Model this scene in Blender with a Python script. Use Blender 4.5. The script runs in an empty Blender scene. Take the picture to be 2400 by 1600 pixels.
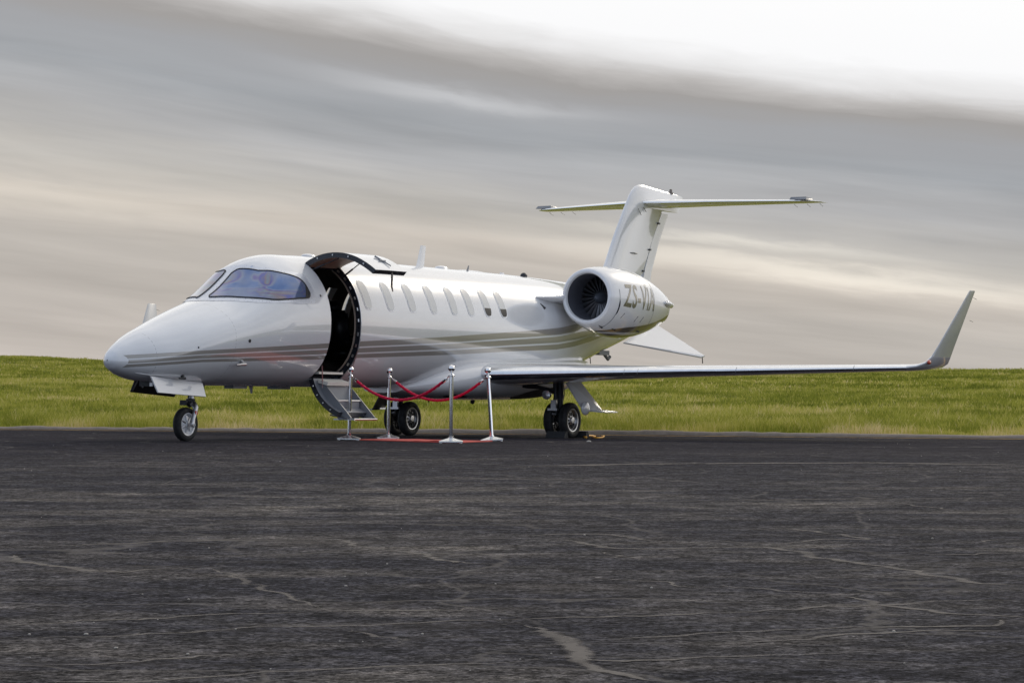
import bpy, bmesh, math, random
import numpy as np
from mathutils import Vector, Matrix, noise as mnoise
random.seed(7); RNG = np.random.default_rng(7)
R = math.radians
scene = bpy.context.scene
COL = scene.collection

# ---------------------------------------------------------------- camera
FPX, VH, EYE = 6100.0, 868.0, 0.954          # focal length and horizon row on the 2400 px wide photograph
cam_d = bpy.data.cameras.new('camera'); cam = bpy.data.objects.new('camera', cam_d); COL.objects.link(cam)
cam_d.sensor_width = 36; cam_d.lens = FPX*36/2400; cam_d.clip_start = .5; cam_d.clip_end = 20000
cam.location = (0, 0, EYE); cam.rotation_euler = (math.pi/2+math.atan((VH-800)/FPX), 0, 0)
scene.camera = cam

# ---------------------------------------------------------------- node helpers
def mat(name):
    m = bpy.data.materials.new(name); m.use_nodes = True
    nt = m.node_tree; nt.nodes.clear()
    return m, nt
def N(nt, t, **kw):
    n = nt.nodes.new(t)
    for k, v in kw.items():
        if k.startswith('i_'):
            key = k[2:]
            key = int(key) if key.isdigit() else key.replace('_', ' ')
            n.inputs[key].default_value = v
        else: setattr(n, k, v)
    return n
def MA(nt, op, a, b=None, c=None, clamp=False):
    n = nt.nodes.new('ShaderNodeMath'); n.operation = op; n.use_clamp = clamp
    for i, v in enumerate((a, b, c)):
        if v is None: continue
        if isinstance(v, (int, float)): n.inputs[i].default_value = v
        else: nt.links.new(v, n.inputs[i])
    return n.outputs[0]
def MR(nt, v, a, b, c=0., d=1., smooth=False):
    n = nt.nodes.new('ShaderNodeMapRange'); nt.links.new(v, n.inputs[0])
    if smooth: n.interpolation_type = 'SMOOTHSTEP'
    for i, x in enumerate((a, b, c, d)):
        if isinstance(x, (int, float)): n.inputs[i+1].default_value = x
        else: nt.links.new(x, n.inputs[i+1])
    return n.outputs[0]
def MIX(nt, f, a, b, mode='MIX'):
    n = nt.nodes.new('ShaderNodeMix'); n.data_type = 'RGBA'; n.blend_type = mode
    for s, v in ((n.inputs[0], f), (n.inputs[6], a), (n.inputs[7], b)):
        if isinstance(v, (int, float)): s.default_value = v
        elif isinstance(v, tuple): s.default_value = (*v, 1) if len(v) == 3 else v
        else: nt.links.new(v, s)
    return n.outputs[2]
def RAMP(nt, f, stops, interp='LINEAR'):
    n = nt.nodes.new('ShaderNodeValToRGB'); n.color_ramp.interpolation = interp
    e = n.color_ramp.elements
    while len(e) < len(stops): e.new(.5)
    for el, (p, c) in zip(e, stops): el.position = p; el.color = (*c, 1) if isinstance(c, tuple) else (c, c, c, 1)
    nt.links.new(f, n.inputs[0]); return n.outputs[0]
def NOISE(nt, vec, scale, detail=4, rough=.55, dist=0.):
    n = nt.nodes.new('ShaderNodeTexNoise'); n.inputs['Scale'].default_value = scale
    n.inputs['Detail'].default_value = detail; n.inputs['Roughness'].default_value = rough; n.inputs['Distortion'].default_value = dist
    if vec is not None: nt.links.new(vec, n.inputs['Vector'])
    return n.outputs[0]
def SCALEV(nt, vec, s, rot=(0, 0, 0)):
    n = nt.nodes.new('ShaderNodeMapping'); n.inputs['Scale'].default_value = s; n.inputs['Rotation'].default_value = rot
    nt.links.new(vec, n.inputs[0]); return n.outputs[0]
def OUT(nt, sh, disp=None):
    o = nt.nodes.new('ShaderNodeOutputMaterial'); nt.links.new(sh, o.inputs[0]); return o
def BSDF(nt, color, rough=.5, metal=0., coat=0., spec=.5, normal=None, **kw):
    b = nt.nodes.new('ShaderNodeBsdfPrincipled')
    for k, v in (('Base Color', color), ('Roughness', rough), ('Metallic', metal)):
        if isinstance(v, tuple): b.inputs[k].default_value = (*v, 1)
        elif isinstance(v, (int, float)): b.inputs[k].default_value = v
        else: nt.links.new(v, b.inputs[k])
    b.inputs['Coat Weight'].default_value = coat; b.inputs['Coat Roughness'].default_value = .03
    b.inputs['Specular IOR Level'].default_value = spec
    if normal is not None: nt.links.new(normal, b.inputs['Normal'])
    for k, v in kw.items(): b.inputs[k.replace('_', ' ')].default_value = v
    return b.outputs[0]
def BUMP(nt, h, strength=.3, dist=.01):
    b = nt.nodes.new('ShaderNodeBump'); b.inputs['Strength'].default_value = strength; b.inputs['Distance'].default_value = dist
    nt.links.new(h, b.inputs['Height']); return b.outputs[0]

# ---------------------------------------------------------------- world: Nishita sky behind a sheet of stratus
SUN_AZ, SUN_EL = R(31), R(26)                # azimuth to the right of the view axis (+Y)
world = bpy.data.worlds.new('World'); scene.world = world; world.use_nodes = True
nt = world.node_tree; nt.nodes.clear()
sky = N(nt, 'ShaderNodeTexSky'); sky.sky_type = 'NISHITA'; sky.sun_disc = False
sky.sun_elevation = SUN_EL; sky.sun_rotation = SUN_AZ; sky.air_density = 1.2; sky.dust_density = 2.0
bg1 = N(nt, 'ShaderNodeBackground', i_Strength=.10); nt.links.new(sky.outputs[0], bg1.inputs[0])
tc = N(nt, 'ShaderNodeTexCoord'); G = tc.outputs['Generated']
sx = N(nt, 'ShaderNodeSeparateXYZ'); nt.links.new(G, sx.inputs[0])
az = MA(nt, 'ARCTAN2', sx.outputs[0], sx.outputs[1]); el = MA(nt, 'ARCSINE', sx.outputs[2])
xa = MA(nt, 'DIVIDE', sx.outputs[0], .09)
upper = MR(nt, el, .065, .11, 0, 1, True)
tilt = MA(nt, 'ADD', MA(nt, 'MULTIPLY', sx.outputs[0], MR(nt, upper, 0, 1, .115, .15)), MA(nt, 'MULTIPLY', upper, MA(nt, 'MULTIPLY', MA(nt, 'POWER', 2.718, MA(nt, 'MULTIPLY', MA(nt, 'MULTIPLY', xa, xa), -1.)), .004)))
q0 = MA(nt, 'ADD', el, tilt)                 # bands of cloud sink towards the right
cv = N(nt, 'ShaderNodeCombineXYZ'); nt.links.new(az, cv.inputs[0]); nt.links.new(q0, cv.inputs[1])
P1 = SCALEV(nt, cv.outputs[0], (3.0, 22, 1)); P2 = SCALEV(nt, cv.outputs[0], (7, 95, 1)); P3 = SCALEV(nt, cv.outputs[0], (20, 120, 1))
n1 = NOISE(nt, P1, 1.0, 4, .5); n2 = NOISE(nt, P2, 1.0, 5, .55, .3); n3 = NOISE(nt, P3, 1.0, 6, .6, .4)
q = MA(nt, 'ADD', q0, MA(nt, 'MULTIPLY', MA(nt, 'SUBTRACT', n1, .5), .022))
q = MA(nt, 'ADD', q, MA(nt, 'MULTIPLY', MA(nt, 'SUBTRACT', n3, .5), .010))
qq = MR(nt, q, -.03, .17)
def s2l(r, g, b): return tuple(((c/255+.055)/1.055)**2.4 if c > 10 else c/255/12.92 for c in (r, g, b))
lowc = RAMP(nt, qq, [(0, s2l(203, 194, 186)), (.18, s2l(188, 181, 174)), (.30, s2l(187, 181, 174)), (.385, s2l(198, 190, 181)),
    (.445, s2l(191, 187, 181)), (.53, s2l(178, 178, 179)), (.61, s2l(163, 166, 170)), (.68, s2l(164, 165, 168)),
    (.735, s2l(163, 160, 158)), (.765, s2l(190, 187, 185)), (.80, s2l(228, 227, 227)), (.845, s2l(251, 251, 252)), (1, (1.0, 1.0, 1.0))])
st = MR(nt, n2, .30, .70, .90, 1.13)
stmask = MR(nt, q, .085, .11, 1, .0, True)
st = MA(nt, 'ADD', MA(nt, 'MULTIPLY', MA(nt, 'SUBTRACT', st, 1.), stmask), 1.)
low = MIX(nt, 1., lowc, st, 'MULTIPLY')
# a warm bright streak low on the right, near the hidden sun, and a lighter wisp in the grey
def streak(nt, qc, qw, ac, aw, amp):
    a = MA(nt, 'DIVIDE', MA(nt, 'SUBTRACT', q, qc), qw); b = MA(nt, 'DIVIDE', MA(nt, 'SUBTRACT', az, ac), aw)
    r = MA(nt, 'ADD', MA(nt, 'MULTIPLY', a, a), MA(nt, 'MULTIPLY', b, b))
    return MA(nt, 'MULTIPLY', MA(nt, 'POWER', 2.718, MA(nt, 'MULTIPLY', r, -1.)), amp)
add = MA(nt, 'ADD', streak(nt, .0510, .0045, .13, .10, .32), streak(nt, .0600, .0020, .08, .06, .17))
add2 = streak(nt, .046, .007, -.18, .10, .13)
add3 = streak(nt, .104, .004, -.02, .05, .17)
addc = MIX(nt, 1., MIX(nt, 1., low, MIX(nt, 1., (1., .93, .78), MA(nt, 'ADD', add, add2), 'MULTIPLY'), 'ADD'), MIX(nt, 1., (1, 1, 1), add3, 'MULTIPLY'), 'ADD')
# away from the frame: the same overcast, a little duller and bluer far from the sun; horizon brightened to lift the jet's belly
sund = (math.sin(SUN_AZ)*math.cos(SUN_EL), math.cos(SUN_AZ)*math.cos(SUN_EL), math.sin(SUN_EL))
dp = N(nt, 'ShaderNodeVectorMath', operation='DOT_PRODUCT'); nt.links.new(G, dp.inputs[0]); dp.inputs[1].default_value = sund
toward = MR(nt, dp.outputs['Value'], -.1, .97, 0, 1, True)
Pw = SCALEV(nt, G, (2.2, 2.2, 6)); nw = NOISE(nt, Pw, 1., 5, .55, .4)
far = MIX(nt, toward, (.54, .62, .77), (1.12, 1.08, 1.02))
far = MIX(nt, 1., far, MR(nt, nw, .3, .7, .80, 1.15), 'MULTIPLY')
hz = MR(nt, el, .0, .40, 1.38, .98)
far = MIX(nt, 1., far, hz, 'MULTIPLY')
front = MA(nt, 'MULTIPLY', MR(nt, sx.outputs[1], .45, .93, 0, 1, True), MR(nt, el, .16, .5, 1, 0, True))
cloud = MIX(nt, front, far, addc)
bg2 = N(nt, 'ShaderNodeBackground', i_Strength=1.0); nt.links.new(cloud, bg2.inputs[0])
cover = MR(nt, MA(nt, 'ADD', NOISE(nt, SCALEV(nt, G, (3, 3, 8)), 1., 4, .5), MA(nt, 'MULTIPLY', front, .6)), .38, .55, .72, 1.0)
mx = N(nt, 'ShaderNodeMixShader'); nt.links.new(cover, mx.inputs[0]); nt.links.new(bg1.outputs[0], mx.inputs[1]); nt.links.new(bg2.outputs[0], mx.inputs[2])
wo = N(nt, 'ShaderNodeOutputWorld'); nt.links.new(mx.outputs[0], wo.inputs[0])
world.cycles.sampling_method = 'MANUAL'; world.cycles.sample_map_resolution = 1024

# ---------------------------------------------------------------- sun (veiled, low, from behind right)
sl = bpy.data.lights.new('sun', 'SUN'); sl.energy = 1.1; sl.angle = R(10); sl.color = (1., .90, .74)
so = bpy.data.objects.new('sun', sl); COL.objects.link(so)
so.rotation_euler = Vector(sund).to_track_quat('Z', 'Y').to_euler()

vs = scene.view_settings
scene.display_settings.display_device = 'sRGB'
vs.view_transform = 'Standard'; vs.look = 'None'; vs.exposure = 0; vs.gamma = 1; vs.use_curve_mapping = False

# ---------------------------------------------------------------- object helpers
def tag(o, label=None, cat=None, group=None, kind=None):
    if label: o['label'] = label
    if cat: o['category'] = cat
    if group: o['group'] = group
    if kind: o['kind'] = kind
    return o
def empty(name, label, cat, loc=(0, 0, 0), group=None):
    o = bpy.data.objects.new(name, None); COL.objects.link(o); o.location = loc; o.empty_display_size = .2
    return tag(o, label, cat, group)
def obj_from(name, verts, faces, m, parent=None, smooth=True, angle=35, mats=None, fidx=None, recalc=True):
    me = bpy.data.meshes.new(name); me.from_pydata([tuple(v) for v in verts], [], faces)
    for mm in (mats or [m]): me.materials.append(mm)
    if fidx is not None: me.polygons.foreach_set('material_index', fidx)
    if recalc:
        bm = bmesh.new(); bm.from_mesh(me); bmesh.ops.remove_doubles(bm, verts=bm.verts, dist=1e-5)
        bmesh.ops.recalc_face_normals(bm, faces=bm.faces); bm.to_mesh(me); bm.free()
    if smooth:
        me.shade_smooth()
        if angle < 180: me.set_sharp_from_angle(angle=R(angle))
    o = bpy.data.objects.new(name, me); COL.objects.link(o)
    if parent: o.parent = parent
    return o
class MB:
    """collects shapes, builds ONE mesh"""
    def __init__(s): s.v = []; s.f = []; s.m = []
    def add(s, vs, fs, mi=0):
        b = len(s.v); s.v += [tuple(v) for v in vs]; s.f += [tuple(b+i for i in f) for f in fs]; s.m += [mi]*len(fs); return s
    def box(s, c, d, M=None, mi=0):
        vs = [Vector((c[0]+x*d[0]/2, c[1]+y*d[1]/2, c[2]+z*d[2]/2)) for x in (-1, 1) for y in (-1, 1) for z in (-1, 1)]
        if M is not None: vs = [M @ v for v in vs]
        return s.add(vs, [(0, 1, 3, 2), (4, 6, 7, 5), (0, 4, 5, 1), (2, 3, 7, 6), (0, 2, 6, 4), (1, 5, 7, 3)], mi)
    def hexa(s, b4, t4, mi=0):
        return s.add(list(b4)+list(t4), [(0, 1, 2, 3), (7, 6, 5, 4), (0, 4, 5, 1), (1, 5, 6, 2), (2, 6, 7, 3), (3, 7, 4, 0)], mi)
    def tube(s, pts, r, n=10, mi=0, cap=True):
        pts = [Vector(p) for p in pts]; rs = r if isinstance(r, (list, tuple)) else [r]*len(pts)
        rings = []; up = None
        for i, p in enumerate(pts):
            t = (pts[min(i+1, len(pts)-1)]-pts[max(i-1, 0)]).normalized()
            if up is None: up = Vector((0, 0, 1)) if abs(t.z) < .9 else Vector((1, 0, 0))
            a = t.cross(up).normalized(); b2 = a.cross(t).normalized(); up = b2
            rings.append([p+(a*math.cos(2*math.pi*k/n)+b2*math.sin(2*math.pi*k/n))*rs[i] for k in range(n)])
        vs = [v for rg in rings for v in rg]; fs = []
        for i in range(len(pts)-1):
            for k in range(n): fs.append((i*n+k, i*n+(k+1) % n, (i+1)*n+(k+1) % n, (i+1)*n+k))
        if cap: fs += [tuple(range(n-1, -1, -1)), tuple((len(pts)-1)*n+k for k in range(n))]
        return s.add(vs, fs, mi)
    def lathe(s, c, axis, prof, n=32, mi=0, close=False):
        """prof: list of (distance along axis, radius)"""
        c = Vector(c); ax = Vector(axis).normalized()
        a = ax.cross(Vector((0, 0, 1)) if abs(ax.z) < .9 else Vector((1, 0, 0))).normalized(); b2 = ax.cross(a)
        vs = []; fs = []
        for d, r in prof:
            for k in range(n):
                t = 2*math.pi*k/n; vs.append(c+ax*d+(a*math.cos(t)+b2*math.sin(t))*max(r, 1e-4))
        m = len(prof)
        for i in range(m-1 if not close else m):
            j = (i+1) % m
            for k in range(n): fs.append((i*n+k, i*n+(k+1) % n, j*n+(k+1) % n, j*n+k))
        return s.add(vs, fs, mi)
    def sphere(s, c, r, n=14, mi=0, sc=(1, 1, 1)):
        prof = [(-math.cos(math.pi*i/n), math.sin(math.pi*i/n)) for i in range(n+1)]
        b = len(s.v); s.lathe((0, 0, 0), (0, 0, 1), prof, n*2, mi)
        for i in range(b, len(s.v)):
            v = s.v[i]; s.v[i] = (c[0]+v[0]*r*sc[0], c[1]+v[1]*r*sc[1], c[2]+v[2]*r*sc[2])
        return s
    def build(s, name, m, parent=None, smooth=True, angle=35):
        mats = m if isinstance(m, list) else [m]
        me = bpy.data.meshes.new(name); me.from_pydata(s.v, [], s.f)
        for mm in mats: me.materials.append(mm)
        me.polygons.foreach_set('material_index', s.m)
        bm = bmesh.new(); bm.from_mesh(me); bmesh.ops.remove_doubles(bm, verts=bm.verts, dist=2e-5)
        bmesh.ops.recalc_face_normals(bm, faces=bm.faces); bm.to_mesh(me); bm.free()
        if smooth:
            me.shade_smooth(); me.set_sharp_from_angle(angle=R(angle))
        o = bpy.data.objects.new(name, me); COL.objects.link(o)
        if parent: o.parent = parent
        return o

# ---------------------------------------------------------------- materials
def simple(name, col, rough=.5, metal=0., coat=0., spec=.5, nz=.0, nscale=8., **kw):
    m, nt = mat(name)
    tcn = N(nt, 'ShaderNodeTexCoord')
    f = NOISE(nt, tcn.outputs['Object'], nscale, 5, .6)
    c = MIX(nt, f, tuple(x*(1-nz) for x in col), tuple(min(1, x*(1+nz)) for x in col))
    r = MR(nt, f, .3, .7, max(.02, rough*(1-nz)), min(1, rough*(1+nz)))
    OUT(nt, BSDF(nt, c, r, metal, coat, spec, **kw)); return m
M = {}
M['white'] = simple('white_paint', (.76, .76, .77), .2, 0, 1., nz=.03, nscale=3, Coat_IOR=1.7)
M['white_metal'] = simple('scuffed_white_metal', (.66, .64, .60), .35, .1, .3, nz=.10, nscale=9)
M['alu'] = simple('polished_aluminium', (.80, .82, .85), .14, 1., nz=.15)
M['alu_rough'] = simple('brushed_aluminium', (.55, .55, .57), .38, 1., nz=.15, nscale=14)
M['grey'] = simple('grey_paint', (.22, .23, .25), .45, .2, nz=.12)
M['dark'] = simple('dark_metal', (.035, .037, .042), .45, .4, nz=.3, nscale=20)
M['black'] = simple('black_trim', (.012, .012, .014), .5, nz=.2)
M['dark_band'] = simple('door_edge_black', (.02, .022, .03), .35, nz=.4, nscale=30)
M['rubber'] = simple('tyre_rubber', (.018, .018, .019), .75, nz=.35, nscale=14)
M['beige'] = simple('cabin_lining', (.42, .34, .27), .6, nz=.06)
M['cream'] = simple('cream_step_cover', (.80, .76, .68), .6, nz=.08, nscale=20)
M['brown'] = simple('dark_cabin', (.19, .16, .135), .6, nz=.2)
M['leather'] = simple('black_leather', (.014, .014, .018), .38, nz=.2)
M['bolt'] = simple('steel_fitting', (.6, .6, .6), .3, 1., nz=.1)
M['chrome'] = simple('chrome', (.86, .86, .87), .07, 1., nz=.06, nscale=30)
M['red'] = simple('red_plastic', (.55, .03, .02), .4, nz=.1)
M['orange'] = simple('orange_cord', (.90, .42, .01), .6, nz=.15, nscale=30)
M['grey_lt'] = simple('winglet_grey', (.48, .49, .50), .3, 0, .8, nz=.04)  # even grey on the winglets, darker than the white wing
M['blade'] = simple('fan_blade_metal', (.16, .165, .18), .35, .9, nz=.2)
M['taupe'] = simple('metallic_taupe_paint', (.20, .19, .17), .30, .65, 1., nz=.05)
M['whitemark'] = simple('white_marking', (.75, .75, .75), .5, nz=.05)
M['shade'] = simple('window_shade_pane', (.57, .58, .58), .10, 0., 1., nz=.04, nscale=5)
M['frameline'] = simple('window_frame_white', (.93, .93, .93), .6, 0., 0., nz=.02)
M['navlight'] = simple('nav_light_lens', (.6, .07, .03), .15, coat=1., nz=.1)

# fuselage paint: white with three metallic taupe bands split by thin white lines
m, nt = mat('fuselage_paint')
at = N(nt, 'ShaderNodeAttribute', attribute_name='livery'); ax = N(nt, 'ShaderNodeAttribute', attribute_name='station')
s = at.outputs['Fac']; x = ax.outputs['Fac']
band = RAMP(nt, s, [(0, 0.), (.1, 1.), (.292, 0.), (.356, 1.), (.58, 0.), (.645, 1.), (.9, 0.)], 'CONSTANT')
edge = MA(nt, 'GREATER_THAN', x, MA(nt, 'ADD', .30, MA(nt, 'MULTIPLY', MA(nt, 'POWER', MA(nt, 'ABSOLUTE', MA(nt, 'SUBTRACT', s, .5)), 2.), -.35)))
band = MA(nt, 'MULTIPLY', band, edge)
tcn = N(nt, 'ShaderNodeTexCoord'); ob = tcn.outputs['Object']
col = MIX(nt, band, (.76, .77, .79), (.36, .34, .31))
# rivet seams round the nose
sepo = N(nt, 'ShaderNodeSeparateXYZ'); nt.links.new(ob, sepo.inputs[0])
def seam(xc, wd=.004):
    a = MA(nt, 'LESS_THAN', MA(nt, 'ABSOLUTE', MA(nt, 'SUBTRACT', x, xc)), wd)
    d = MA(nt, 'GREATER_THAN', MA(nt, 'SINE', MA(nt, 'MULTIPLY', sepo.outputs[2], 130.)), -.2)
    return MA(nt, 'MULTIPLY', a, d)
sm = MA(nt, 'MAXIMUM', seam(.66), seam(1.95))
for xc in (5.45, 9.3, 10.95, 12.7): sm = MA(nt, 'MAXIMUM', sm, MA(nt, 'MULTIPLY', seam(xc, .0025), .35))
col = MIX(nt, MA(nt, 'MULTIPLY', sm, .55), col, (.25, .26, .28))
dirt = MR(nt, NOISE(nt, SCALEV(nt, ob, (1.2, 3, 4)), 1.5, 6, .6), .35, .75, 1., .93)
col = MIX(nt, 1., col, dirt, 'MULTIPLY')
bmp = BUMP(nt, NOISE(nt, SCALEV(nt, ob, (1, 1, 1)), 1.3, 2, .4), .25, .02)
OUT(nt, BSDF(nt, col, .22, MA(nt, 'MULTIPLY', band, .15), 1., .5, bmp, Coat_IOR=1.7)); M['fuselage'] = m

# nacelle paint: taupe below a line
m, nt = mat('nacelle_paint')
at = N(nt, 'ShaderNodeAttribute', attribute_name='livery'); s = at.outputs['Fac']
band = RAMP(nt, s, [(0, 1.), (.16, 0.), (.26, 1.), (.5, 0.)], 'CONSTANT')
tcn = N(nt, 'ShaderNodeTexCoord'); ob = tcn.outputs['Object']
col = MIX(nt, band, (.80, .80, .81), (.16, .145, .12))
col = MIX(nt, 1., col, MR(nt, NOISE(nt, ob, 3, 6, .6), .35, .75, 1., .94), 'MULTIPLY')
OUT(nt, BSDF(nt, col, .3, MA(nt, 'MULTIPLY', band, .5), 1.)); M['nacelle'] = m

# registration lettering: metallic dark
M['letters'] = simple('registration_metallic', (.26, .245, .21), .28, .6, .6, nz=.1)

# cockpit glazing: coated laminate showing interference colours
m, nt = mat('coated_windscreen')
tcn = N(nt, 'ShaderNodeTexCoord'); ob = tcn.outputs['Object']
w1 = NOISE(nt, SCALEV(nt, ob, (1., 1., 2.0)), 1.3, 2, .5, .9)
irid = RAMP(nt, w1, [(0., (.10, .16, .32)), (.38, (.10, .22, .42)), (.45, (.20, .30, .48)), (.50, (.42, .42, .44)), (.535, (.26, .18, .38)), (.555, (.16, .18, .44)),
    (.60, (.45, .30, .26)), (.64, (.38, .42, .40)), (.70, (.48, .22, .46)), (.80, (.22, .40, .46)), (1., (.30, .30, .40))])
w2 = NOISE(nt, SCALEV(nt, ob, (1., 1., 2.)), 2.2, 2, .5)
irid = MIX(nt, MR(nt, w2, .42, .62), irid, (.30, .34, .42))
irid = MIX(nt, 1., irid, (.50, .60, .82), 'MULTIPLY')
OUT(nt, BSDF(nt, irid, .10, .35, .45, .5)); M['windscreen'] = m
# silver rivetted frame
m, nt = mat('riveted_silver_frame')
tcn = N(nt, 'ShaderNodeTexCoord'); ob = tcn.outputs['Object']
vo = N(nt, 'ShaderNodeTexVoronoi'); vo.feature = 'F1'; vo.inputs['Scale'].default_value = 34; nt.links.new(ob, vo.inputs['Vector'])
dots = MA(nt, 'LESS_THAN', vo.outputs['Distance'], .28)
col = MIX(nt, MA(nt, 'MULTIPLY', dots, .55), (.66, .69, .76), (.36, .38, .44))
OUT(nt, BSDF(nt, col, .33, .45, .3, .5, BUMP(nt, dots, .3, .004))); M['rivet'] = m
# clear cabin glass
m, nt = mat('cabin_glass')
tr = N(nt, 'ShaderNodeBsdfTransparent'); tr.inputs[0].default_value = (.8, .82, .82, 1); gl = N(nt, 'ShaderNodeBsdfGlossy'); gl.inputs['Roughness'].default_value = .03
fr = N(nt, 'ShaderNodeFresnel'); fr.inputs[0].default_value = 1.5
ms = N(nt, 'ShaderNodeMixShader'); nt.links.new(fr.outputs[0], ms.inputs[0]); nt.links.new(tr.outputs[0], ms.inputs[1]); nt.links.new(gl.outputs[0], ms.inputs[2])
OUT(nt, ms.outputs[0]); M['glass'] = m

# asphalt
m, nt = mat('old_asphalt')
tcn = N(nt, 'ShaderNodeTexCoord'); ob = tcn.outputs['Object']
big = NOISE(nt, SCALEV(nt, ob, (.16, .30, 1)), 1., 5, .6, .5); mid = NOISE(nt, SCALEV(nt, ob, (.5, 1.1, 1)), 1.4, 6, .65, .4)
fine = NOISE(nt, ob, 42., 5, .75); coarse = NOISE(nt, ob, 9., 5, .7)
c = RAMP(nt, mid, [(.30, (.022, .0215, .026)), (.44, (.037, .0352, .039)), (.53, (.064, .059, .058)), (.66, (.118, .105, .094))])
sy = N(nt, 'ShaderNodeSeparateXYZ'); nt.links.new(ob, sy.inputs[0])
dark_band = MR(nt, MA(nt, 'ADD', sy.outputs[1], MA(nt, 'MULTIPLY', MA(nt, 'SUBTRACT', mid, .5), 16.)), 22., 33.)  # far asphalt painted darker, standing in for shade under the jet
c = MIX(nt, MR(nt, big, .38, .66), c, (.027, .0262, .031))
c = MIX(nt, MA(nt, 'MULTIPLY', dark_band, .85), c, (.0135, .0125, .018))
g1 = NOISE(nt, ob, 32., 5, .85); g2 = NOISE(nt, ob, 60., 3, .8)
g0 = NOISE(nt, ob, 3.2, 4, .7)
c = MIX(nt, 1., c, MR(nt, g1, .38, .62, .08, 2.3), 'MULTIPLY')
c = MIX(nt, 1., c, MR(nt, g0, .32, .68, .62, 1.45), 'MULTIPLY')
c = MIX(nt, 1., c, MR(nt, g2, .34, .66, .45, 1.6), 'MULTIPLY')
c = MIX(nt, 1., c, MR(nt, coarse, .34, .66, .45, 1.6), 'MULTIPLY')
# aggregate stones and open pores
vo = N(nt, 'ShaderNodeTexVoronoi'); vo.feature = 'F1'; vo.inputs['Scale'].default_value = 38; nt.links.new(ob, vo.inputs['Vector'])
wn = N(nt, 'ShaderNodeSeparateColor'); nt.links.new(vo.outputs['Color'], wn.inputs[0])
stone = MA(nt, 'MULTIPLY', MA(nt, 'LESS_THAN', vo.outputs['Distance'], .38), MA(nt, 'GREATER_THAN', wn.outputs[0], .93))
c = MIX(nt, MA(nt, 'MULTIPLY', stone, .5), c, (.17, .16, .15))
pore = MA(nt, 'MULTIPLY', MA(nt, 'LESS_THAN', vo.outputs['Distance'], .42), MA(nt, 'LESS_THAN', wn.outputs[1], .14))
c = MIX(nt, MA(nt, 'MULTIPLY', pore, .8), c, (.008, .008, .009))
# dusty smears and fine wandering cracks
warp = N(nt, 'ShaderNodeVectorMath', operation='ADD'); nc = N(nt, 'ShaderNodeTexNoise'); nc.inputs['Scale'].default_value = .9; nc.inputs['Detail'].default_value = 5; nt.links.new(ob, nc.inputs['Vector'])
nt.links.new(SCALEV(nt, ob, (1, 1.0, 1)), warp.inputs[0]); nt.links.new(nc.outputs['Color'], warp.inputs[1])
vc = N(nt, 'ShaderNodeTexVoronoi'); vc.feature = 'DISTANCE_TO_EDGE'; vc.inputs['Scale'].default_value = .55; nt.links.new(warp.outputs[0], vc.inputs['Vector'])
brk = MR(nt, NOISE(nt, ob, .6, 4, .6), .36, .54)
ck = MA(nt, 'MULTIPLY', MR(nt, vc.outputs['Distance'], .0, .016, 1, 0, True), brk)
c = MIX(nt, MA(nt, 'MULTIPLY', ck, .5), c, (.17, .154, .14))
smear = MR(nt, NOISE(nt, SCALEV(nt, ob, (.35, 1.3, 1)), 1.7, 6, .65, .6), .56, .74)
c = MIX(nt, MA(nt, 'MULTIPLY', smear, .42), c, (.120, .106, .095))
h = MA(nt, 'ADD', MA(nt, 'MULTIPLY', fine, .6), MA(nt, 'ADD', coarse, MA(nt, 'MULTIPLY', pore, -.5)))
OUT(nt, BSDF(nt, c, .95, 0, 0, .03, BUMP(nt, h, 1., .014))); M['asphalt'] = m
# dusty crack fill
m, nt = mat('dusty_crack')
tcn = N(nt, 'ShaderNodeTexCoord'); ob = tcn.outputs['Object']
ed = N(nt, 'ShaderNodeAttribute', attribute_name='across')
a = MA(nt, 'SUBTRACT', MA(nt, 'ADD', ed.outputs['Fac'], MA(nt, 'MULTIPLY', MA(nt, 'SUBTRACT', NOISE(nt, ob, 14, 5, .75), .5), 1.6)), .30)
a = MR(nt, a, .0, .40, 0, .72)
a = MA(nt, 'MULTIPLY', a, MR(nt, NOISE(nt, ob, 1.6, 4, .6), .33, .55, .45, 1.))
b = BSDF(nt, MIX(nt, NOISE(nt, ob, 30, 4, .7), (.17, .155, .140), (.30, .272, .245)), .9, 0, 0, .0)
tr = N(nt, 'ShaderNodeBsdfTransparent'); ms = N(nt, 'ShaderNodeMixShader'); nt.links.new(a, ms.inputs[0]); nt.links.new(tr.outputs[0], ms.inputs[1]); nt.links.new(b, ms.inputs[2])
OUT(nt, ms.outputs[0]); M['crack'] = m
# worn yellow line
m, nt = mat('worn_line_paint')
tcn = N(nt, 'ShaderNodeTexCoord'); ob = tcn.outputs['Object']
a = MR(nt, NOISE(nt, SCALEV(nt, ob, (1.2, 5, 1)), 2.2, 6, .75), .40, .55, 0, .95)
b = BSDF(nt, (.62, .38, .12), .85, 0, 0, .2)
tr = N(nt, 'ShaderNodeBsdfTransparent'); ms = N(nt, 'ShaderNodeMixShader'); nt.links.new(a, ms.inputs[0]); nt.links.new(tr.outputs[0], ms.inputs[1]); nt.links.new(b, ms.inputs[2])
OUT(nt, ms.outputs[0]); M['line'] = m
M['kerb'] = simple('crumbled_kerb', (.24, .20, .165), .9, nz=.55, nscale=7, spec=.2)
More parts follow.
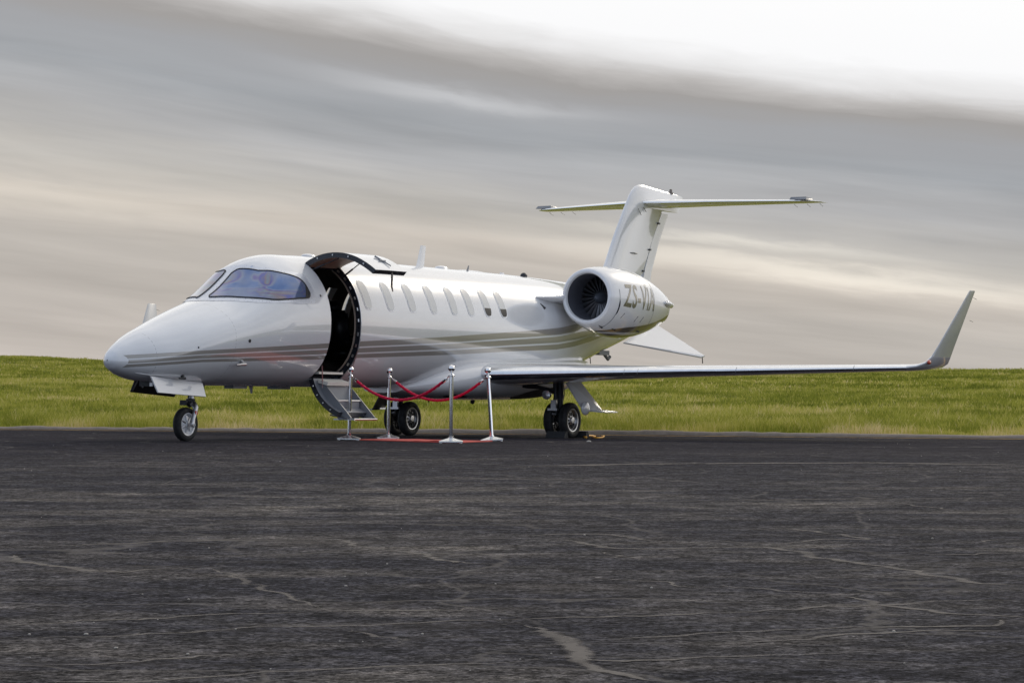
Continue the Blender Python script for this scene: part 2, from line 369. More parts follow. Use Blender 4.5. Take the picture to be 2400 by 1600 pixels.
# soil and grass
m, nt = mat('meadow_soil')
tcn = N(nt, 'ShaderNodeTexCoord'); ob = tcn.outputs['Object']
f = NOISE(nt, SCALEV(nt, ob, (.12, .12, 1)), 1., 6, .6)
OUT(nt, BSDF(nt, RAMP(nt, f, [(.3, (.17, .18, .04)), (.55, (.24, .23, .07)), (.75, (.30, .26, .11))]), .95, 0, 0, .1)); M['soil'] = m
m, nt = mat('grass_blades')
at = N(nt, 'ShaderNodeAttribute', attribute_name='tint'); ob = N(nt, 'ShaderNodeTexCoord').outputs['Object']
pat = NOISE(nt, SCALEV(nt, ob, (.09, .13, 1)), 1., 5, .6, .4); pat2 = NOISE(nt, SCALEV(nt, ob, (.5, .6, 1)), 1., 4, .6)
t = MA(nt, 'ADD', at.outputs['Fac'], MA(nt, 'ADD', MA(nt, 'MULTIPLY', MA(nt, 'SUBTRACT', pat, .5), 1.7), MA(nt, 'MULTIPLY', MA(nt, 'SUBTRACT', pat2, .5), 2.1)))
col = RAMP(nt, t, [(0., (.14, .165, .026)), (.28, (.28, .30, .048)), (.5, (.42, .405, .085)), (.72, (.58, .50, .17)), (.95, (.70, .58, .32))])
d = N(nt, 'ShaderNodeBsdfDiffuse'); nt.links.new(col, d.inputs[0]); tl = N(nt, 'ShaderNodeBsdfTranslucent'); nt.links.new(col, tl.inputs[0])
ms = N(nt, 'ShaderNodeMixShader'); ms.inputs[0].default_value = .35; nt.links.new(d.outputs[0], ms.inputs[1]); nt.links.new(tl.outputs[0], ms.inputs[2])
OUT(nt, ms.outputs[0]); M['grass'] = m
# twisted velvet rope and carpet
M['rope'] = simple('crimson_velvet', (.66, .006, .055), .6, nz=.15, nscale=40, spec=.3)
M['carpet'] = simple('red_carpet', (.52, .07, .055), .9, nz=.15, nscale=25)
M['chock'] = simple('rubber_chock', (.03, .032, .035), .7, nz=.3, nscale=20)
M['stone'] = simple('pale_pebble', (.38, .35, .31), .9, nz=.4, nscale=30)

# ---------------------------------------------------------------- ground
AL = R(29.7); NG = (-4.43, 35.3)              # jet heading and nose wheel position
def tcoord(x, y): return (x-NG[0])*math.sin(AL)+(y-NG[1])*math.cos(AL)
def gz(x, y):
    t = tcoord(x, y); k = 1.2
    return -.0143*(math.log1p(math.exp(min(40, (t+1.5)*k)))/k-1.5)
def edge_y(x): return 46.75-.2*max(-120, min(120, x)) if not hasattr(x, "shape") else 46.75-.2*x
def px(u, v):                                 # point on the apron
    d = (u-1200)/FPX, 1., (VH-v)/FPX; s = 20.
    for i in range(60): s = (gz(d[0]*s, s)-EYE)/d[2]
    return Vector((d[0]*s, s, gz(d[0]*s, s)))
def sheet(name, xs, rows, zf, m, **kw):
    vs = []; fs = []
    nx = len(xs)
    for i, x in enumerate(xs):
        for y in rows(x): vs.append((x, y, zf(x, y)))
    ny = len(vs)//nx
    for i in range(nx-1):
        for j in range(ny-1): a = i*ny+j; fs.append((a, a+ny, a+ny+1, a+1))
    o = obj_from(name, vs, fs, m, recalc=False, angle=180); tag(o, **kw); return o
XS = [-600, -300, -150, -80]+list(np.linspace(-50, 50, 51))+[80, 150, 300, 600]
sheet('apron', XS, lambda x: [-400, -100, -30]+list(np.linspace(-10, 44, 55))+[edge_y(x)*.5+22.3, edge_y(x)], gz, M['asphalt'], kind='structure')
def crest(x):
    u = 1200+6100*x/160
    v = 862-32*math.exp(-max(-600, u)/480) if u > 0 else 830-10*(1-math.exp(u/2400))
    return EYE+(VH-v)/6100*160-.16
def hz_(x, y):
    e = edge_y(x); z0 = gz(x, e)+.015
    if y <= e: return z0
    s = min(1., (y-e)/(160-e)); s = s**1.1
    zc = crest(max(-90, min(90, x)))
    z = z0+(zc-z0)*s
    if y-e > 125: z -= (y-e-125)*.012
    if y < 200: z += .10*mnoise.noise((x*.05, y*.035, 0))*min(1, (y-e)/12)+.03*mnoise.noise((x*.3, y*.2, 3))*min(1, (y-e)/3)
    return z
HY = [0, .15, .5, 1, 2, 3, 4.5, 6, 8, 10, 13, 16, 20, 25, 30, 36, 43, 50, 58, 67, 77, 88, 100, 113, 118, 125, 140, 170, 300, 900, 4000]
sheet('grass_field_ground', [-5000, -1500, -500, -200]+list(np.linspace(-100, 100, 161))+[200, 500, 1500, 5000], lambda x: [edge_y(x)+h for h in HY], hz_, M['soil'], kind='structure')
# crumbled kerb along the apron edge
kv = []; kf = []; kx = np.arange(-40, 40, .12)
for i, x in enumerate(kx):
    e = edge_y(x); n = mnoise.noise((x*1.3, 0, 0)); n2 = mnoise.noise((x*4, 5, 0))
    lift = .045+.028*math.exp(-((x-1.2)/4.2)**2)+.02*n+.012*n2
    w = .34+.08*n2; f = e-.20+.10*n+.04*n2
    for (dy, dz) in ((0, -.03), (.03, lift*.6), (.09, lift), (w*.7, lift*1.02), (w, lift*.5), (w+.05, -.05)):
        kv.append((x, f+dy, gz(x, e)+dz))
for i in range(len(kx)-1):
    for j in range(5): a = i*6+j; kf.append((a, a+6, a+7, a+1))
tag(obj_from('kerb', kv, kf, M['kerb'], angle=50), kind='structure')
# worn yellow edge line
lv = []; lf = []
for i, x in enumerate(np.linspace(-30, 30, 121)):
    y = edge_y(x)-1.75; lv += [(x, y, gz(x, y)+.004), (x, y+.32, gz(x, y+.32)+.004)]
    if i: lf.append((2*i-2, 2*i, 2*i+1, 2*i-1))
tag(obj_from('edge_line_marking', lv, lf, M['line'], recalc=False), kind='structure')
# cracks in the apron
def lc(*p): return [(x/1.96, 1000+y/1.96) for x, y in p]
def rc(*p): return [(1200+x/1.96, 1000+y/1.96) for x, y in p]
CR = [(lc((0, 590), (100, 622), (250, 640), (460, 662), (600, 668), (850, 650), (960, 655)), .08), (lc((960, 655), (1030, 670), (1150, 705), (1240, 752), (1350, 785), (1400, 810), (1460, 832)), .13),
 (lc((1460, 832), (1560, 845), (1900, 840), (2352, 825)), .07), (lc((0, 905), (300, 888), (600, 880), (1100, 860), (1500, 845)), .05),
 (lc((0, 985), (120, 972), (500, 965), (850, 950), (930, 935), (1300, 918), (1700, 912), (2000, 895), (2352, 890)), .055), (lc((0, 1090), (400, 1075), (800, 1062), (1150, 1040)), .05),
 (lc((100, 1176), (600, 1160), (1000, 1140), (1400, 1125), (1800, 1098), (2352, 1072)), .045), (lc((1530, 925), (1620, 940), (1700, 958), (1830, 978), (1860, 995)), .11),
 (lc((700, 938), (880, 940)), .07), (lc((460, 955), (560, 942)), .08), (lc((100, 548), (300, 545), (600, 533), (1000, 522), (1500, 515), (1620, 522), (1720, 560), (1900, 585), (2100, 625), (2352, 632)), .07),
 (lc((820, 600), (1200, 585), (1560, 575), (1900, 580), (2352, 590)), .10), (lc((1200, 275), (1300, 268), (1500, 275)), .14), (lc((1450, 350), (1560, 360), (1640, 385)), .12), (lc((250, 378), (340, 385), (700, 400)), .10),
 (rc((0, 885), (300, 875), (600, 865), (900, 855), (1300, 845), (1500, 830), (1700, 822), (1900, 815), (2100, 800), (2352, 795)), .055), (rc((1480, 778), (1620, 795), (1750, 820), (1850, 835), (1950, 845), (2150, 865), (2352, 880)), .09),
 (rc((0, 915), (180, 935), (250, 975), (300, 1010), (340, 1040), (310, 1070), (420, 1100), (560, 1140), (700, 1176)), .085), (rc((0, 1075), (250, 1070), (480, 1085), (800, 1065), (1200, 1048), (1500, 1035)), .045),
 (rc((350, 980), (700, 960), (1200, 940), (1600, 922), (1900, 915), (2150, 908), (2250, 890), (2352, 888)), .05), (rc((850, 1000), (1200, 985), (1600, 965), (1900, 948), (2352, 935)), .05),
 (rc((190, 520), (330, 545), (450, 560), (700, 560), (1000, 553), (1200, 550), (1330, 565), (1440, 600), (1650, 640), (1750, 660), (1950, 680), (2150, 712), (2352, 718)), .09),
 (rc((1040, 535), (1150, 537)), .08), (rc((1200, 540), (1400, 520), (1620, 512), (1450, 485), (1300, 470), (1050, 468)), .08), (rc((330, 685), (520, 700), (700, 715), (880, 748)), .13), (rc((850, 725), (1050, 738), (1200, 750), (1500, 758)), .08),
 (rc((0, 505), (300, 493), (480, 498), (640, 520), (700, 528)), .09), (rc((520, 308), (700, 315), (900, 335)), .12), (rc((1750, 350), (1900, 372), (2060, 385)), .14), (rc((0, 350), (600, 345), (1200, 335), (1800, 330), (2352, 325)), .22),
 (rc((380, 575), (450, 595), (570, 615)), .13), (rc((0, 590), (250, 583)), .09), (rc((1900, 590), (2352, 580)), .08), (rc((1750, 525), (2150, 530), (2220, 520), (2352, 515)), .10), (rc((0, 180), (800, 170), (1600, 165), (2352, 175)), .4)]
cv_ = []; cf_ = []; cw_ = []
for k, (pl, wd) in enumerate(CR):
    wd = wd*.9 if wd < .1 else (wd*.34 if wd < .3 else wd*.8)
    P = [px(u, v) for u, v in pl]; pts = []
    for a, b in zip(P[:-1], P[1:]):
        n = max(2, int((b-a).length/.06))
        for i in range(n): pts.append(a.lerp(b, i/n))
    pts.append(P[-1]); L = len(pts)
    for i, p in enumerate(pts):
        j = .5*wd+.04
        o_ = Vector((mnoise.noise((p.x*1.1, p.y*1.1, k)), mnoise.noise((p.x*1.1, p.y*1.1, k+50)), 0))*.10+Vector((mnoise.noise((p.x*5, p.y*5, k)), mnoise.noise((p.x*5, p.y*5, k+50)), 0))*.07+Vector((mnoise.noise((p.x*14, p.y*14, k)), mnoise.noise((p.x*14, p.y*14, k+50)), 0))*.045
        t = (pts[min(i+1, L-1)]-pts[max(i-1, 0)]); t.z = 0; t.normalize(); nrm = Vector((-t.y, t.x, 0))
        w = wd*(.75+.9*abs(mnoise.noise((p.x*1.7, p.y*1.7, k+9))))*min(1, .15+i/6, .15+(L-1-i)/6)*1.5
        for s_, ac in ((-1, 0.), (0, 1.), (1, 0.)):
            q_ = p+o_+nrm*(s_*w/2); cv_.append((q_.x, q_.y, gz(q_.x, q_.y)+.0012+.00007*k)); cw_.append(ac)
        if i: b0 = len(cv_)-6; cf_ += [(b0, b0+3, b0+4, b0+1), (b0+1, b0+4, b0+5, b0+2)]
ck_o = obj_from('apron_cracks', cv_, cf_, M['crack'], recalc=False); ck_o.data.attributes.new('across', 'FLOAT', 'POINT').data.foreach_set('value', cw_)
tag(ck_o, 'pale dusty cracks wandering over the dark asphalt apron', 'cracks', kind='stuff')
# loose pebbles
pb = MB()
for i in range(70):
    d = 8+30*random.random()**1.5; x = (random.random()-.5)*.42*d; r = .003+.004*random.random()**2
    pb.sphere((x, d, gz(x, d)+r*.5), r, 3, sc=(1.2, 1, .7))
for u, v, r in ((203, 1486, .007), (273, 1518, .006), (811, 1373, .006), (441, 1532, .005), (1380, 1036, .028)):
    p = px(u, v); pb.sphere((p.x, p.y, p.z+r*.4), r, 4, sc=(1.3, 1, .6))
tag(pb.build('pebbles', M['stone']), 'pale loose pebbles scattered over the asphalt apron', 'pebbles', kind='stuff')

# ---------------------------------------------------------------- grass blades (uncountable: one object)
def blades(y0, y1, halfw, dens, hmin, hmax, width, straw):
    n = int((y1-y0)*(halfw(y0)+halfw(y1))*dens)
    d = RNG.random(n)*(y1-y0)+y0
    x = (RNG.random(n)*2-1)*halfw(d)
    y = edge_y(x)+d
    z = np.array([hz_(a, b) for a, b in zip(x, y)])
    clump = np.array([mnoise.noise((a*.55, b*.55, 7)) for a, b in zip(x, y)])
    fine_ = np.array([mnoise.noise((a*2.3, b*2.3, 2)) for a, b in zip(x, y)])
    h = (hmin+(hmax-hmin)*RNG.random(n)**1.6)*(1+.9*clump+.8*fine_)
    h *= np.where(d < 4, .65+.35*np.minimum(1, d/1.0), 1.)
    th = RNG.random(n)*np.pi*2; lean = h*(.25+.5*RNG.random(n)); la = RNG.random(n)*2*np.pi
    w = width*(.6+.8*RNG.random(n))
    dx, dy = np.cos(th)*w/2, np.sin(th)*w/2
    lx, ly = np.cos(la)*lean, np.sin(la)*lean
    V = np.stack([np.stack([x-dx, y-dy, z-.02], 1), np.stack([x+dx, y+dy, z-.02], 1), np.stack([x+lx*.35+dx*.7, y+ly*.35+dy*.7, z+h*.62], 1), np.stack([x+lx*.35-dx*.7, y+ly*.35-dy*.7, z+h*.62], 1), np.stack([x+lx, y+ly, z+h], 1)], 1)
    tint = .26+.30*(RNG.random(n)-.5)+straw(d)+.22*fine_+.18*clump+np.where(RNG.random(n) < .05, .40, 0)
    return V.reshape(-1, 3), np.repeat(tint, 5)
BV, BT = [], []
for a in (blades(.05, 5., lambda d: 14+.24*d, 560, .05, .24, .010, lambda d: .17*np.exp(-d/1.0)+.04),
          blades(5., 18., lambda d: 14+.24*d, 300, .04, .17, .014, lambda d: .0*d+.03),
          blades(18., 50., lambda d: 14+.24*d, 150, .04, .13, .020, lambda d: .0*d),
          blades(50., 122., lambda d: 14+.24*d, 52, .05, .13, .040, lambda d: .0*d-.02)):
    BV.append(a[0]); BT.append(a[1])
BV = np.concatenate(BV); BT = np.concatenate(BT); nb = len(BV)//5
me = bpy.data.meshes.new('grass'); me.vertices.add(nb*5); me.vertices.foreach_set('co', BV.astype(np.float32).ravel())
idx = np.arange(nb)[:, None]*5
loops = np.concatenate([idx+np.array([0, 1, 2, 3]), idx+np.array([3, 2, 4])], 1).ravel()
me.loops.add(len(loops)); me.loops.foreach_set('vertex_index', loops.astype(np.int32))
me.polygons.add(nb*2); st_ = np.stack([np.arange(nb)*7, np.arange(nb)*7+4], 1).ravel()
me.polygons.foreach_set('loop_start', st_.astype(np.int32))
me.materials.append(M['grass']); me.update(calc_edges=True)
me.attributes.new('tint', 'FLOAT', 'POINT').data.foreach_set('value', BT.astype(np.float32))
print('GRASS TRIS', nb*3)
go = bpy.data.objects.new('grass', me); COL.objects.link(go)
tag(go, 'rough green and straw coloured grass beyond the apron edge', 'grass', kind='stuff')

# ================================================================ the jet
# local axes: x aft from the nose, y to starboard, z up. J() takes y positive towards PORT (the camera side)
PH = R(.82); XGN = 1.8
def J(x, y, z): return Vector((x, -y, z))
Avec = Vector((math.sin(AL)*math.cos(PH), math.cos(AL)*math.cos(PH), -math.sin(PH)))
Pvec = Vector((math.cos(AL), -math.sin(AL), 0)); Uvec = Pvec.cross(Avec)
Uvec = Uvec if Uvec.z > 0 else -Uvec
jet = empty('private_jet', 'white twin engine business jet with taupe stripes and its cabin door open', 'jet')
JO = Vector((NG[0], NG[1], gz(*NG)))-XGN*Avec
jet.matrix_world = Matrix(((Avec.x, -Pvec.x, Uvec.x, JO.x), (Avec.y, -Pvec.y, Uvec.y, JO.y), (Avec.z, -Pvec.z, Uvec.z, JO.z), (0, 0, 0, 1)))
# X, z_top, z_mid, z_bottom, half_width, n_up, n_low
ST=[(0.105,1.075,1.065,1.055,.008,2,2),
(.142,1.150,1.06,.985,.085,2,2),
(.235,1.238,1.055,.925,.155,2,2),
(.395,1.330,1.055,.870,.245,2,2.05),
(.610,1.428,1.08,.822,.36,2,2.1),
(.975,1.555,1.15,.790,.505,2,2.15),
(1.343,1.681,1.25,.768,.61,2,2.2),
(1.70,1.797,1.34,.758,.685,2,2.2),
(1.95,1.875,1.40,.755,.725,2,2.25),
(2.2,1.95,1.45,.755,.755,2.03,2.25),
(2.5,2.088,1.51,.755,.79,2.06,2.3),
(2.8,2.278,1.56,.755,.82,2.06,2.3),
(3.1,2.49,1.61,.755,.84,2.04,2.3),
(3.5,2.612,1.65,.755,.858,2.0,2.3),
(4.04,2.638,1.68,.755,.87,1.95,2.3),
(4.82,2.655,1.69,.755,.875,1.95,2.3),
(7.,2.66,1.69,.755,.875,1.95,2.3),
(9.5,2.66,1.70,.755,.875,1.95,2.25),
(10.6,2.655,1.72,.775,.85,1.95,2.2),
(11.6,2.64,1.77,.93,.785,1.95,2.1),
(12.5,2.62,1.84,1.16,.67,1.95,2.05),
(13.4,2.61,1.92,1.385,.52,1.95,2),
(14.3,2.60,2.02,1.60,.37,1.95,2),
(15.2,2.58,2.14,1.827,.22,1.95,2),
(16.0,2.52,2.27,2.0,.10,2,2),
(16.35,2.42,2.32,2.2,.03,2,2)]
def _cr(p0,p1,p2,p3,x):
    # non-uniform monotone-ish hermite
    x0,x1,x2,x3=p0[0],p1[0],p2[0],p3[0]
    t=(x-x1)/(x2-x1) if x2>x1 else 0
    out=[]
    for k in range(1,7):
        d=(p2[k]-p1[k])/(x2-x1)
        da=(p1[k]-p0[k])/(x1-x0) if x1>x0 else d
        db=(p3[k]-p2[k])/(x3-x2) if x3>x2 else d
        m1=(da*(x2-x1)+d*(x1-x0))/(x2-x0) if x1>x0 else d
        m2=(d*(x3-x2)+db*(x2-x1))/(x3-x1) if x3>x2 else d
        h=x2-x1
        m1=max(-3*abs(d),min(3*abs(d),m1)) if d*m1>0 else (0 if d*da<=0 else m1)
        m2=max(-3*abs(d),min(3*abs(d),m2)) if d*m2>0 else (0 if d*db<=0 else m2)
        t2=t*t;t3=t2*t
        out.append((2*t3-3*t2+1)*p1[k]+(t3-2*t2+t)*h*m1+(-2*t3+3*t2)*p2[k]+(t3-t2)*h*m2)
    return out
def params(x):
    x=max(ST[0][0],min(ST[-1][0],x))
    for i in range(len(ST)-1):
        if x<=ST[i+1][0]: break
    if i==0:  # round nose cap
        t=math.sqrt(max(0,(x-ST[0][0])/(ST[1][0]-ST[0][0])))
        return [ST[0][k]+(ST[1][k]-ST[0][k])*t for k in range(1,7)]
    return _cr(ST[max(0,i-1)],ST[i],ST[i+1],ST[min(len(ST)-1,i+2)],x)
def sec(x,th,off=0.0):
    """th in radians: 0 = port side, pi/2 = crown, -pi/2 = belly"""
    zt,zm,zb,w,nu,nl=params(x)
    c,s=math.cos(th),math.sin(th)
    n=nu if s>=0 else nl
    y=(w+off)*math.copysign(abs(c)**(2/n),c)
    z=zm+((zt-zm+off) if s>=0 else (zm-zb+off))*math.copysign(abs(s)**(2/n),s)
    return (x,y,z)

def S3(x, th, off=0.): p = sec(x, th, off); return J(*p)
def interp(tab, x):
    if x <= tab[0][0]: return tab[0][1]
    for (a, b), (c, d) in zip(tab[:-1], tab[1:]):
        if x <= c: return b+(d-b)*(x-a)/(c-a)
    return tab[-1][1]
ST_T = [(.15, 1.125), (.3, 1.137), (1.35, 1.216), (3.6, 1.349), (5.03, 1.43), (6.82, 1.522), (9.84, 1.713), (10.88, 1.79), (11.6, 1.88), (12.4, 2.0), (13.4, 2.16), (14.5, 2.32), (16.4, 2.5)]
ST_B = [(.15, .968), (.3, .975), (1.38, 1.060), (3.7, 1.135), (5.15, 1.19), (7.4, 1.275), (9.25, 1.366), (10.75, 1.425), (11.45, 1.49), (12.1, 1.58), (12.8, 1.69), (13.5, 1.80), (14.6, 1.97), (16.4, 2.3)]
XF, XA = 4.03, 4.80
TH_D0, TH_D1 = -1.02, 1.07
WX = [5.037, 5.648, 6.258, 6.862, 7.467, 7.973, 8.496, 8.985]; WT0, WT1 = .215, .70
def lines(a, b, n, extra): 
    L = list(np.linspace(a, b, n))
    for e in extra:
        L = [v for v in L if abs(v-e) > .012]+[e]
    return sorted(L)
fx = [.105, .107, .113, .122, .135, .155, .18, .21, .25, .30, .36]+lines(.42, 3.9, 44, [])+[XF]+lines(4.1, 16.33, 100, [XA]+[w+s*.105 for w in WX[2:6] for s in (-1, 1)])
fx = sorted(set(round(v, 4) for v in fx))
pi = math.pi
fth = lines(-pi, pi, 97, [TH_D0, TH_D1, pi-WT0, pi-WT1])[:-1]
def shell(name, xs, ths, off, hole, m, cap=False):
    vs = [S3(x, t, off) for x in xs for t in ths]; n = len(ths); fs = []
    for i in range(len(xs)-1):
        for k in range(n):
            t0 = ths[k]; t1 = ths[(k+1) % n] if k < n-1 else ths[0]+2*pi
            if hole((xs[i]+xs[i+1])/2, (t0+t1)/2): continue
            fs.append((i*n+k, i*n+(k+1) % n, (i+1)*n+(k+1) % n, (i+1)*n+k))
    if cap: fs += [tuple(range(n)), tuple((len(xs)-1)*n+k for k in range(n))]
    return obj_from(name, vs, fs, m, jet, angle=50)
def is_hole(x, t):
    if XF < x < XA and TH_D0 < t < TH_D1: return True
    tt = pi-t
    return WT0 < tt < WT1 and any(abs(x-w) < .105 for w in WX[2:6])
fus = shell('fuselage', fx, fth, 0., is_hole, M['fuselage'])
def livery(o, f):
    me = o.data; n = len(me.vertices); a = np.zeros(n*3); me.vertices.foreach_get('co', a); a = a.reshape(-1, 3)
    s = np.array([f(*p) for p in a]); me.attributes.new('livery', 'FLOAT', 'POINT').data.foreach_set('value', s.astype(np.float32))
    me.attributes.new('station', 'FLOAT', 'POINT').data.foreach_set('value', a[:, 0].astype(np.float32))
def fus_liv(x, y, z):
    b, t = interp(ST_B, x), interp(ST_T, x); return .1+.8*(z-b)/(t-b)
livery(fus, fus_liv)
# cabin inside
lx = lines(3.2, 9.4, 50, [XF-.02, XA+.02]+[w+s*.12 for w in WX[2:6] for s in (-1, 1)])
lth = lines(-pi, pi, 73, [TH_D0-.03, TH_D1+.03, pi-WT0+.03, pi-WT1-.03])[:-1]
def lhole(x, t):
    if XF-.02 < x < XA+.02 and TH_D0-.03 < t < TH_D1+.03: return True
    tt = pi-t
    return WT0-.03 < tt < WT1+.03 and any(abs(x-w) < .12 for w in WX[2:6])
lin = shell('cabin_lining', lx, lth, -.09, lhole, M['brown'], cap=True)
f = MB(); f.box((6.2, 0, .975), (6.3, 1.0, .03)); f.build('cabin_floor', M['leather'], jet)
# pale ledge and window surrounds of the far cabin wall
led = MB(); led.box((7.1, .66, 1.62), (3.8, .14, .10)); led.build('cabin_side_ledge', M['beige'], jet, smooth=False)
def seat(x, y, face):
    t = bpy.data.objects.new('cabin_seat', None); COL.objects.link(t); t.parent = jet; t.location = J(x, y, .975); t.empty_display_size = .1
    t.rotation_euler.z = 0 if face > 0 else pi
    def rbox(name, c, d, rot=0, r=.05):
        me = bpy.data.meshes.new(name); bm = bmesh.new(); bmesh.ops.create_cube(bm, size=1)
        bmesh.ops.scale(bm, vec=d, verts=bm.verts); bmesh.ops.bevel(bm, geom=bm.edges, offset=r, segments=3, affect='EDGES')
        bmesh.ops.rotate(bm, cent=(0, 0, 0), matrix=Matrix.Rotation(rot, 3, 'Y'), verts=bm.verts); bmesh.ops.translate(bm, vec=c, verts=bm.verts)
        bm.to_mesh(me); bm.free(); me.materials.append(M['leather']); me.shade_smooth(); o = bpy.data.objects.new(name, me); COL.objects.link(o); o.parent = t
    rbox('cushion', (0, 0, .30), (.5, .52, .18)); rbox('backrest', (.27, 0, .62), (.13, .52, .66), .2); rbox('headrest', (.36, 0, .98), (.11, .34, .22), .15)
    rbox('armrest', (.02, .29, .45), (.46, .07, .09), 0, .03); rbox('armrest', (.02, -.29, .45), (.46, .07, .09), 0, .03)
seat(5.25, -.36, 1); seat(6.3, -.40, -1); seat(5.75, .40, 1)
pt = MB(); pt.box((3.75, 0, 1.62), (.03, 1.15, 1.3)); pt.build('cockpit_bulkhead', M['leather'], jet, smooth=False)

# door jamb: rim of the opening, with latches
def strip(path, offs, m, name, parent, **kw):
    vs = [S3(x, t, o) for (x, t) in path for o in offs]; k = len(offs); fs = []
    for i in range(len(path)-1):
        for j in range(k-1): a = i*k+j; fs.append((a, a+k, a+k+1, a+1))
    return obj_from(name, vs, fs, m, parent, **kw)
dth = list(np.linspace(TH_D0, TH_D1, 40))
loop = [(XF, t) for t in dth]+[(x, TH_D1) for x in np.linspace(XF, XA, 6)[1:]]+[(XA, t) for t in dth[::-1][1:]]+[(x, TH_D0) for x in np.linspace(XA, XF, 6)[1:]]
jamb = strip(loop, (0, -.012, -.09), M['dark_band'], 'door_jamb', jet)
rim = MB(); rim.tube([S3(XA-.006, t, .004) for t in dth], .008, 6); rim.build('door_rim_trim', M['alu_rough'], jamb)
rib = MB()
for i in range(len(dth)-1):
    a, b = dth[i], dth[i+1]
    rib.hexa([S3(XA-.02, a, -.09), S3(XA-.02, b, -.09), S3(XA-.02, b, -.105), S3(XA-.02, a, -.105)], [S3(XA+.03, a, -.09), S3(XA+.03, b, -.09), S3(XA+.03, b, -.105), S3(XA+.03, a, -.105)])
rib.build('cabin_edge_trim', M['beige'], jamb)
for t in np.linspace(TH_D0+.12, TH_D1-.15, 11):
    l = MB(); p = S3(XA-.012, t, -.045); q = S3(XA-.012, t+.05, -.045); l.tube([p, q], .017, 6); l.build('latch', M['bolt'], jamb)

# door halves: curved panels of the same skin, swung about their hinges
def door_half(name, ta, tb, th_hinge, ang, inner_m, label, th_in=.075, ext=0.):
    n = 16; xs = [XF+.006, XF+.03, XF+.2, XF+.385, XF+.57, XA-.03+ext, XA-.006+ext]; T = list(np.linspace(ta, tb, n))
    H = S3(XF, th_hinge, .0); 
    Rm = Matrix.Rotation(-ang, 4, 'X')
    def tr(v): w = v-Vector((0, H.y, H.z)); w = Rm @ Vector((w.x, w.y, w.z)); return w+Vector((0, H.y, H.z))
    vs = []; fs = []; mi = []
    def idx(s_, i, k): return s_*len(xs)*n+i*n+k
    for off in (.001, -th_in):
        for x in xs:
            for t in T: vs.append(tr(S3(x, t, off)))
    for s_ in (0, 1):
        for i in range(len(xs)-1):
            for k in range(n-1): fs.append((idx(s_, i, k), idx(s_, i, k+1), idx(s_, i+1, k+1), idx(s_, i+1, k))); mi.append(0 if s_ == 0 else 1)
    for i in (0, len(xs)-1):
        for k in range(n-1): fs.append((idx(0, i, k), idx(0, i, k+1), idx(1, i, k+1), idx(1, i, k))); mi.append(2)
    for k in (0, n-1):
        for i in range(len(xs)-1): fs.append((idx(0, i, k), idx(0, i+1, k), idx(1, i+1, k), idx(1, i, k))); mi.append(2)
    o = obj_from(name, vs, fs, None, jet, mats=[M['fuselage'], inner_m, M['dark_band']], fidx=mi, recalc=False, angle=40)
    livery(o, lambda x, y, z: -1.); o['label'] = label
    for i in range(4):
        t = ta+(tb-ta)*(.15+.22*i); l = MB(); l.tube([tr(S3(XF+.001, t, -.037)), tr(S3(XF+.001, t+.02, -.037))], .014, 6); l.build('latch', M['bolt'], o)
    return o, tr
updoor, trU = door_half('upper_door', -.26, 1.065, 1.075, R(63), M['beige'], 'upper cabin door half raised open', ext=.07)
lodoor, trL = door_half('lower_door', -1.01, -.16, -1.03, R(-107), M['grey'], 'lower cabin door half folded down with steps')
# door handle and the hanging pull strap on the raised half; gas strut
hd = MB(); a = trU(S3(4.55, .10, .02)); 
hd.tube([trU(S3(4.46, -.02, .012)), trU(S3(4.62, -.02, .012))], .012, 8); hd.tube([trU(S3(4.54, -.16, .02)), trU(S3(4.54, .12, .02))], [.008, .014], 8); hd.build('door_handle', M['grey'], updoor)
sp = trU(S3(4.50, -.26, -.03)); stp = MB(); stp.tube([sp, sp+Vector((0, .0, -.10)), sp+Vector((.01, .01, -.20)), sp+Vector((.06, .02, -.27))], [.014, .017, .015, .007], 8); stp.build('pull_strap', M['brown'], updoor)
for xx, t0_ in ((XF+.05, .95), (XA-.05, .80)):
    g_ = MB(); a = trU(S3(xx, .45, -.08)); b = S3(xx, t0_, -.06); c_ = a.lerp(b, .5); g_.tube([a, c_], .008, 8); g_.tube([c_, b], .014, 8); g_.build('gas_strut', M['dark'], updoor)
# stairs on the lower half
def oriented(mb, a, b, wdt, thk, mi=0, up=None):
    """plank from a to b (in the y-z plane), spanning wdt along x around a.x"""
    d = (b-a); nrm = Vector((0, -d.z, d.y)).normalized()*thk/2; hx = Vector((wdt/2, 0, 0))
    mb.hexa([a-hx-nrm, a+hx-nrm, a+hx+nrm, a-hx+nrm], [b-hx-nrm, b+hx-nrm, b+hx+nrm, b-hx+nrm], mi)
sc_ = MB(); xm = (XF+XA)/2
sc_.box(J(xm-.02, .50, .955), (.62, .26, .03)); sc_.build('sill_cover', M['cream'], lodoor, smooth=False)
s1_ = MB(); oriented(s1_, J(xm, .60, .84), J(xm, .76, .80), .60, .05); oriented(s1_, J(xm+.03, .64, .80), J(xm+.03, .69, .70), .56, .03); s1_.build('step_cover', M['cream'], lodoor, smooth=False)
def tread(y0, z, y1, w, name='step_tread'):
    t = MB(); t.box(J(xm+.04, (y0+y1)/2, z), (w, y1-y0, .022)); t.tube([J(xm+.04-w/2, y1, z), J(xm+.04+w/2, y1, z)], .016, 8); return t.build(name, M['alu_rough'], lodoor, smooth=True)
tread(.62, .56, .90, .58); tread(.84, .30, 1.18, .60)
rs = MB(); oriented(rs, J(xm+.02, .70, .77), J(xm+.02, .74, .57), .58, .014); rs.build('step_riser', M['grey'], lodoor, smooth=False)
rs = MB(); oriented(rs, J(xm+.04, .90, .55), J(xm+.04, .90, .31), .52, .014); rs.build('step_riser', M['grey'], lodoor, smooth=False)
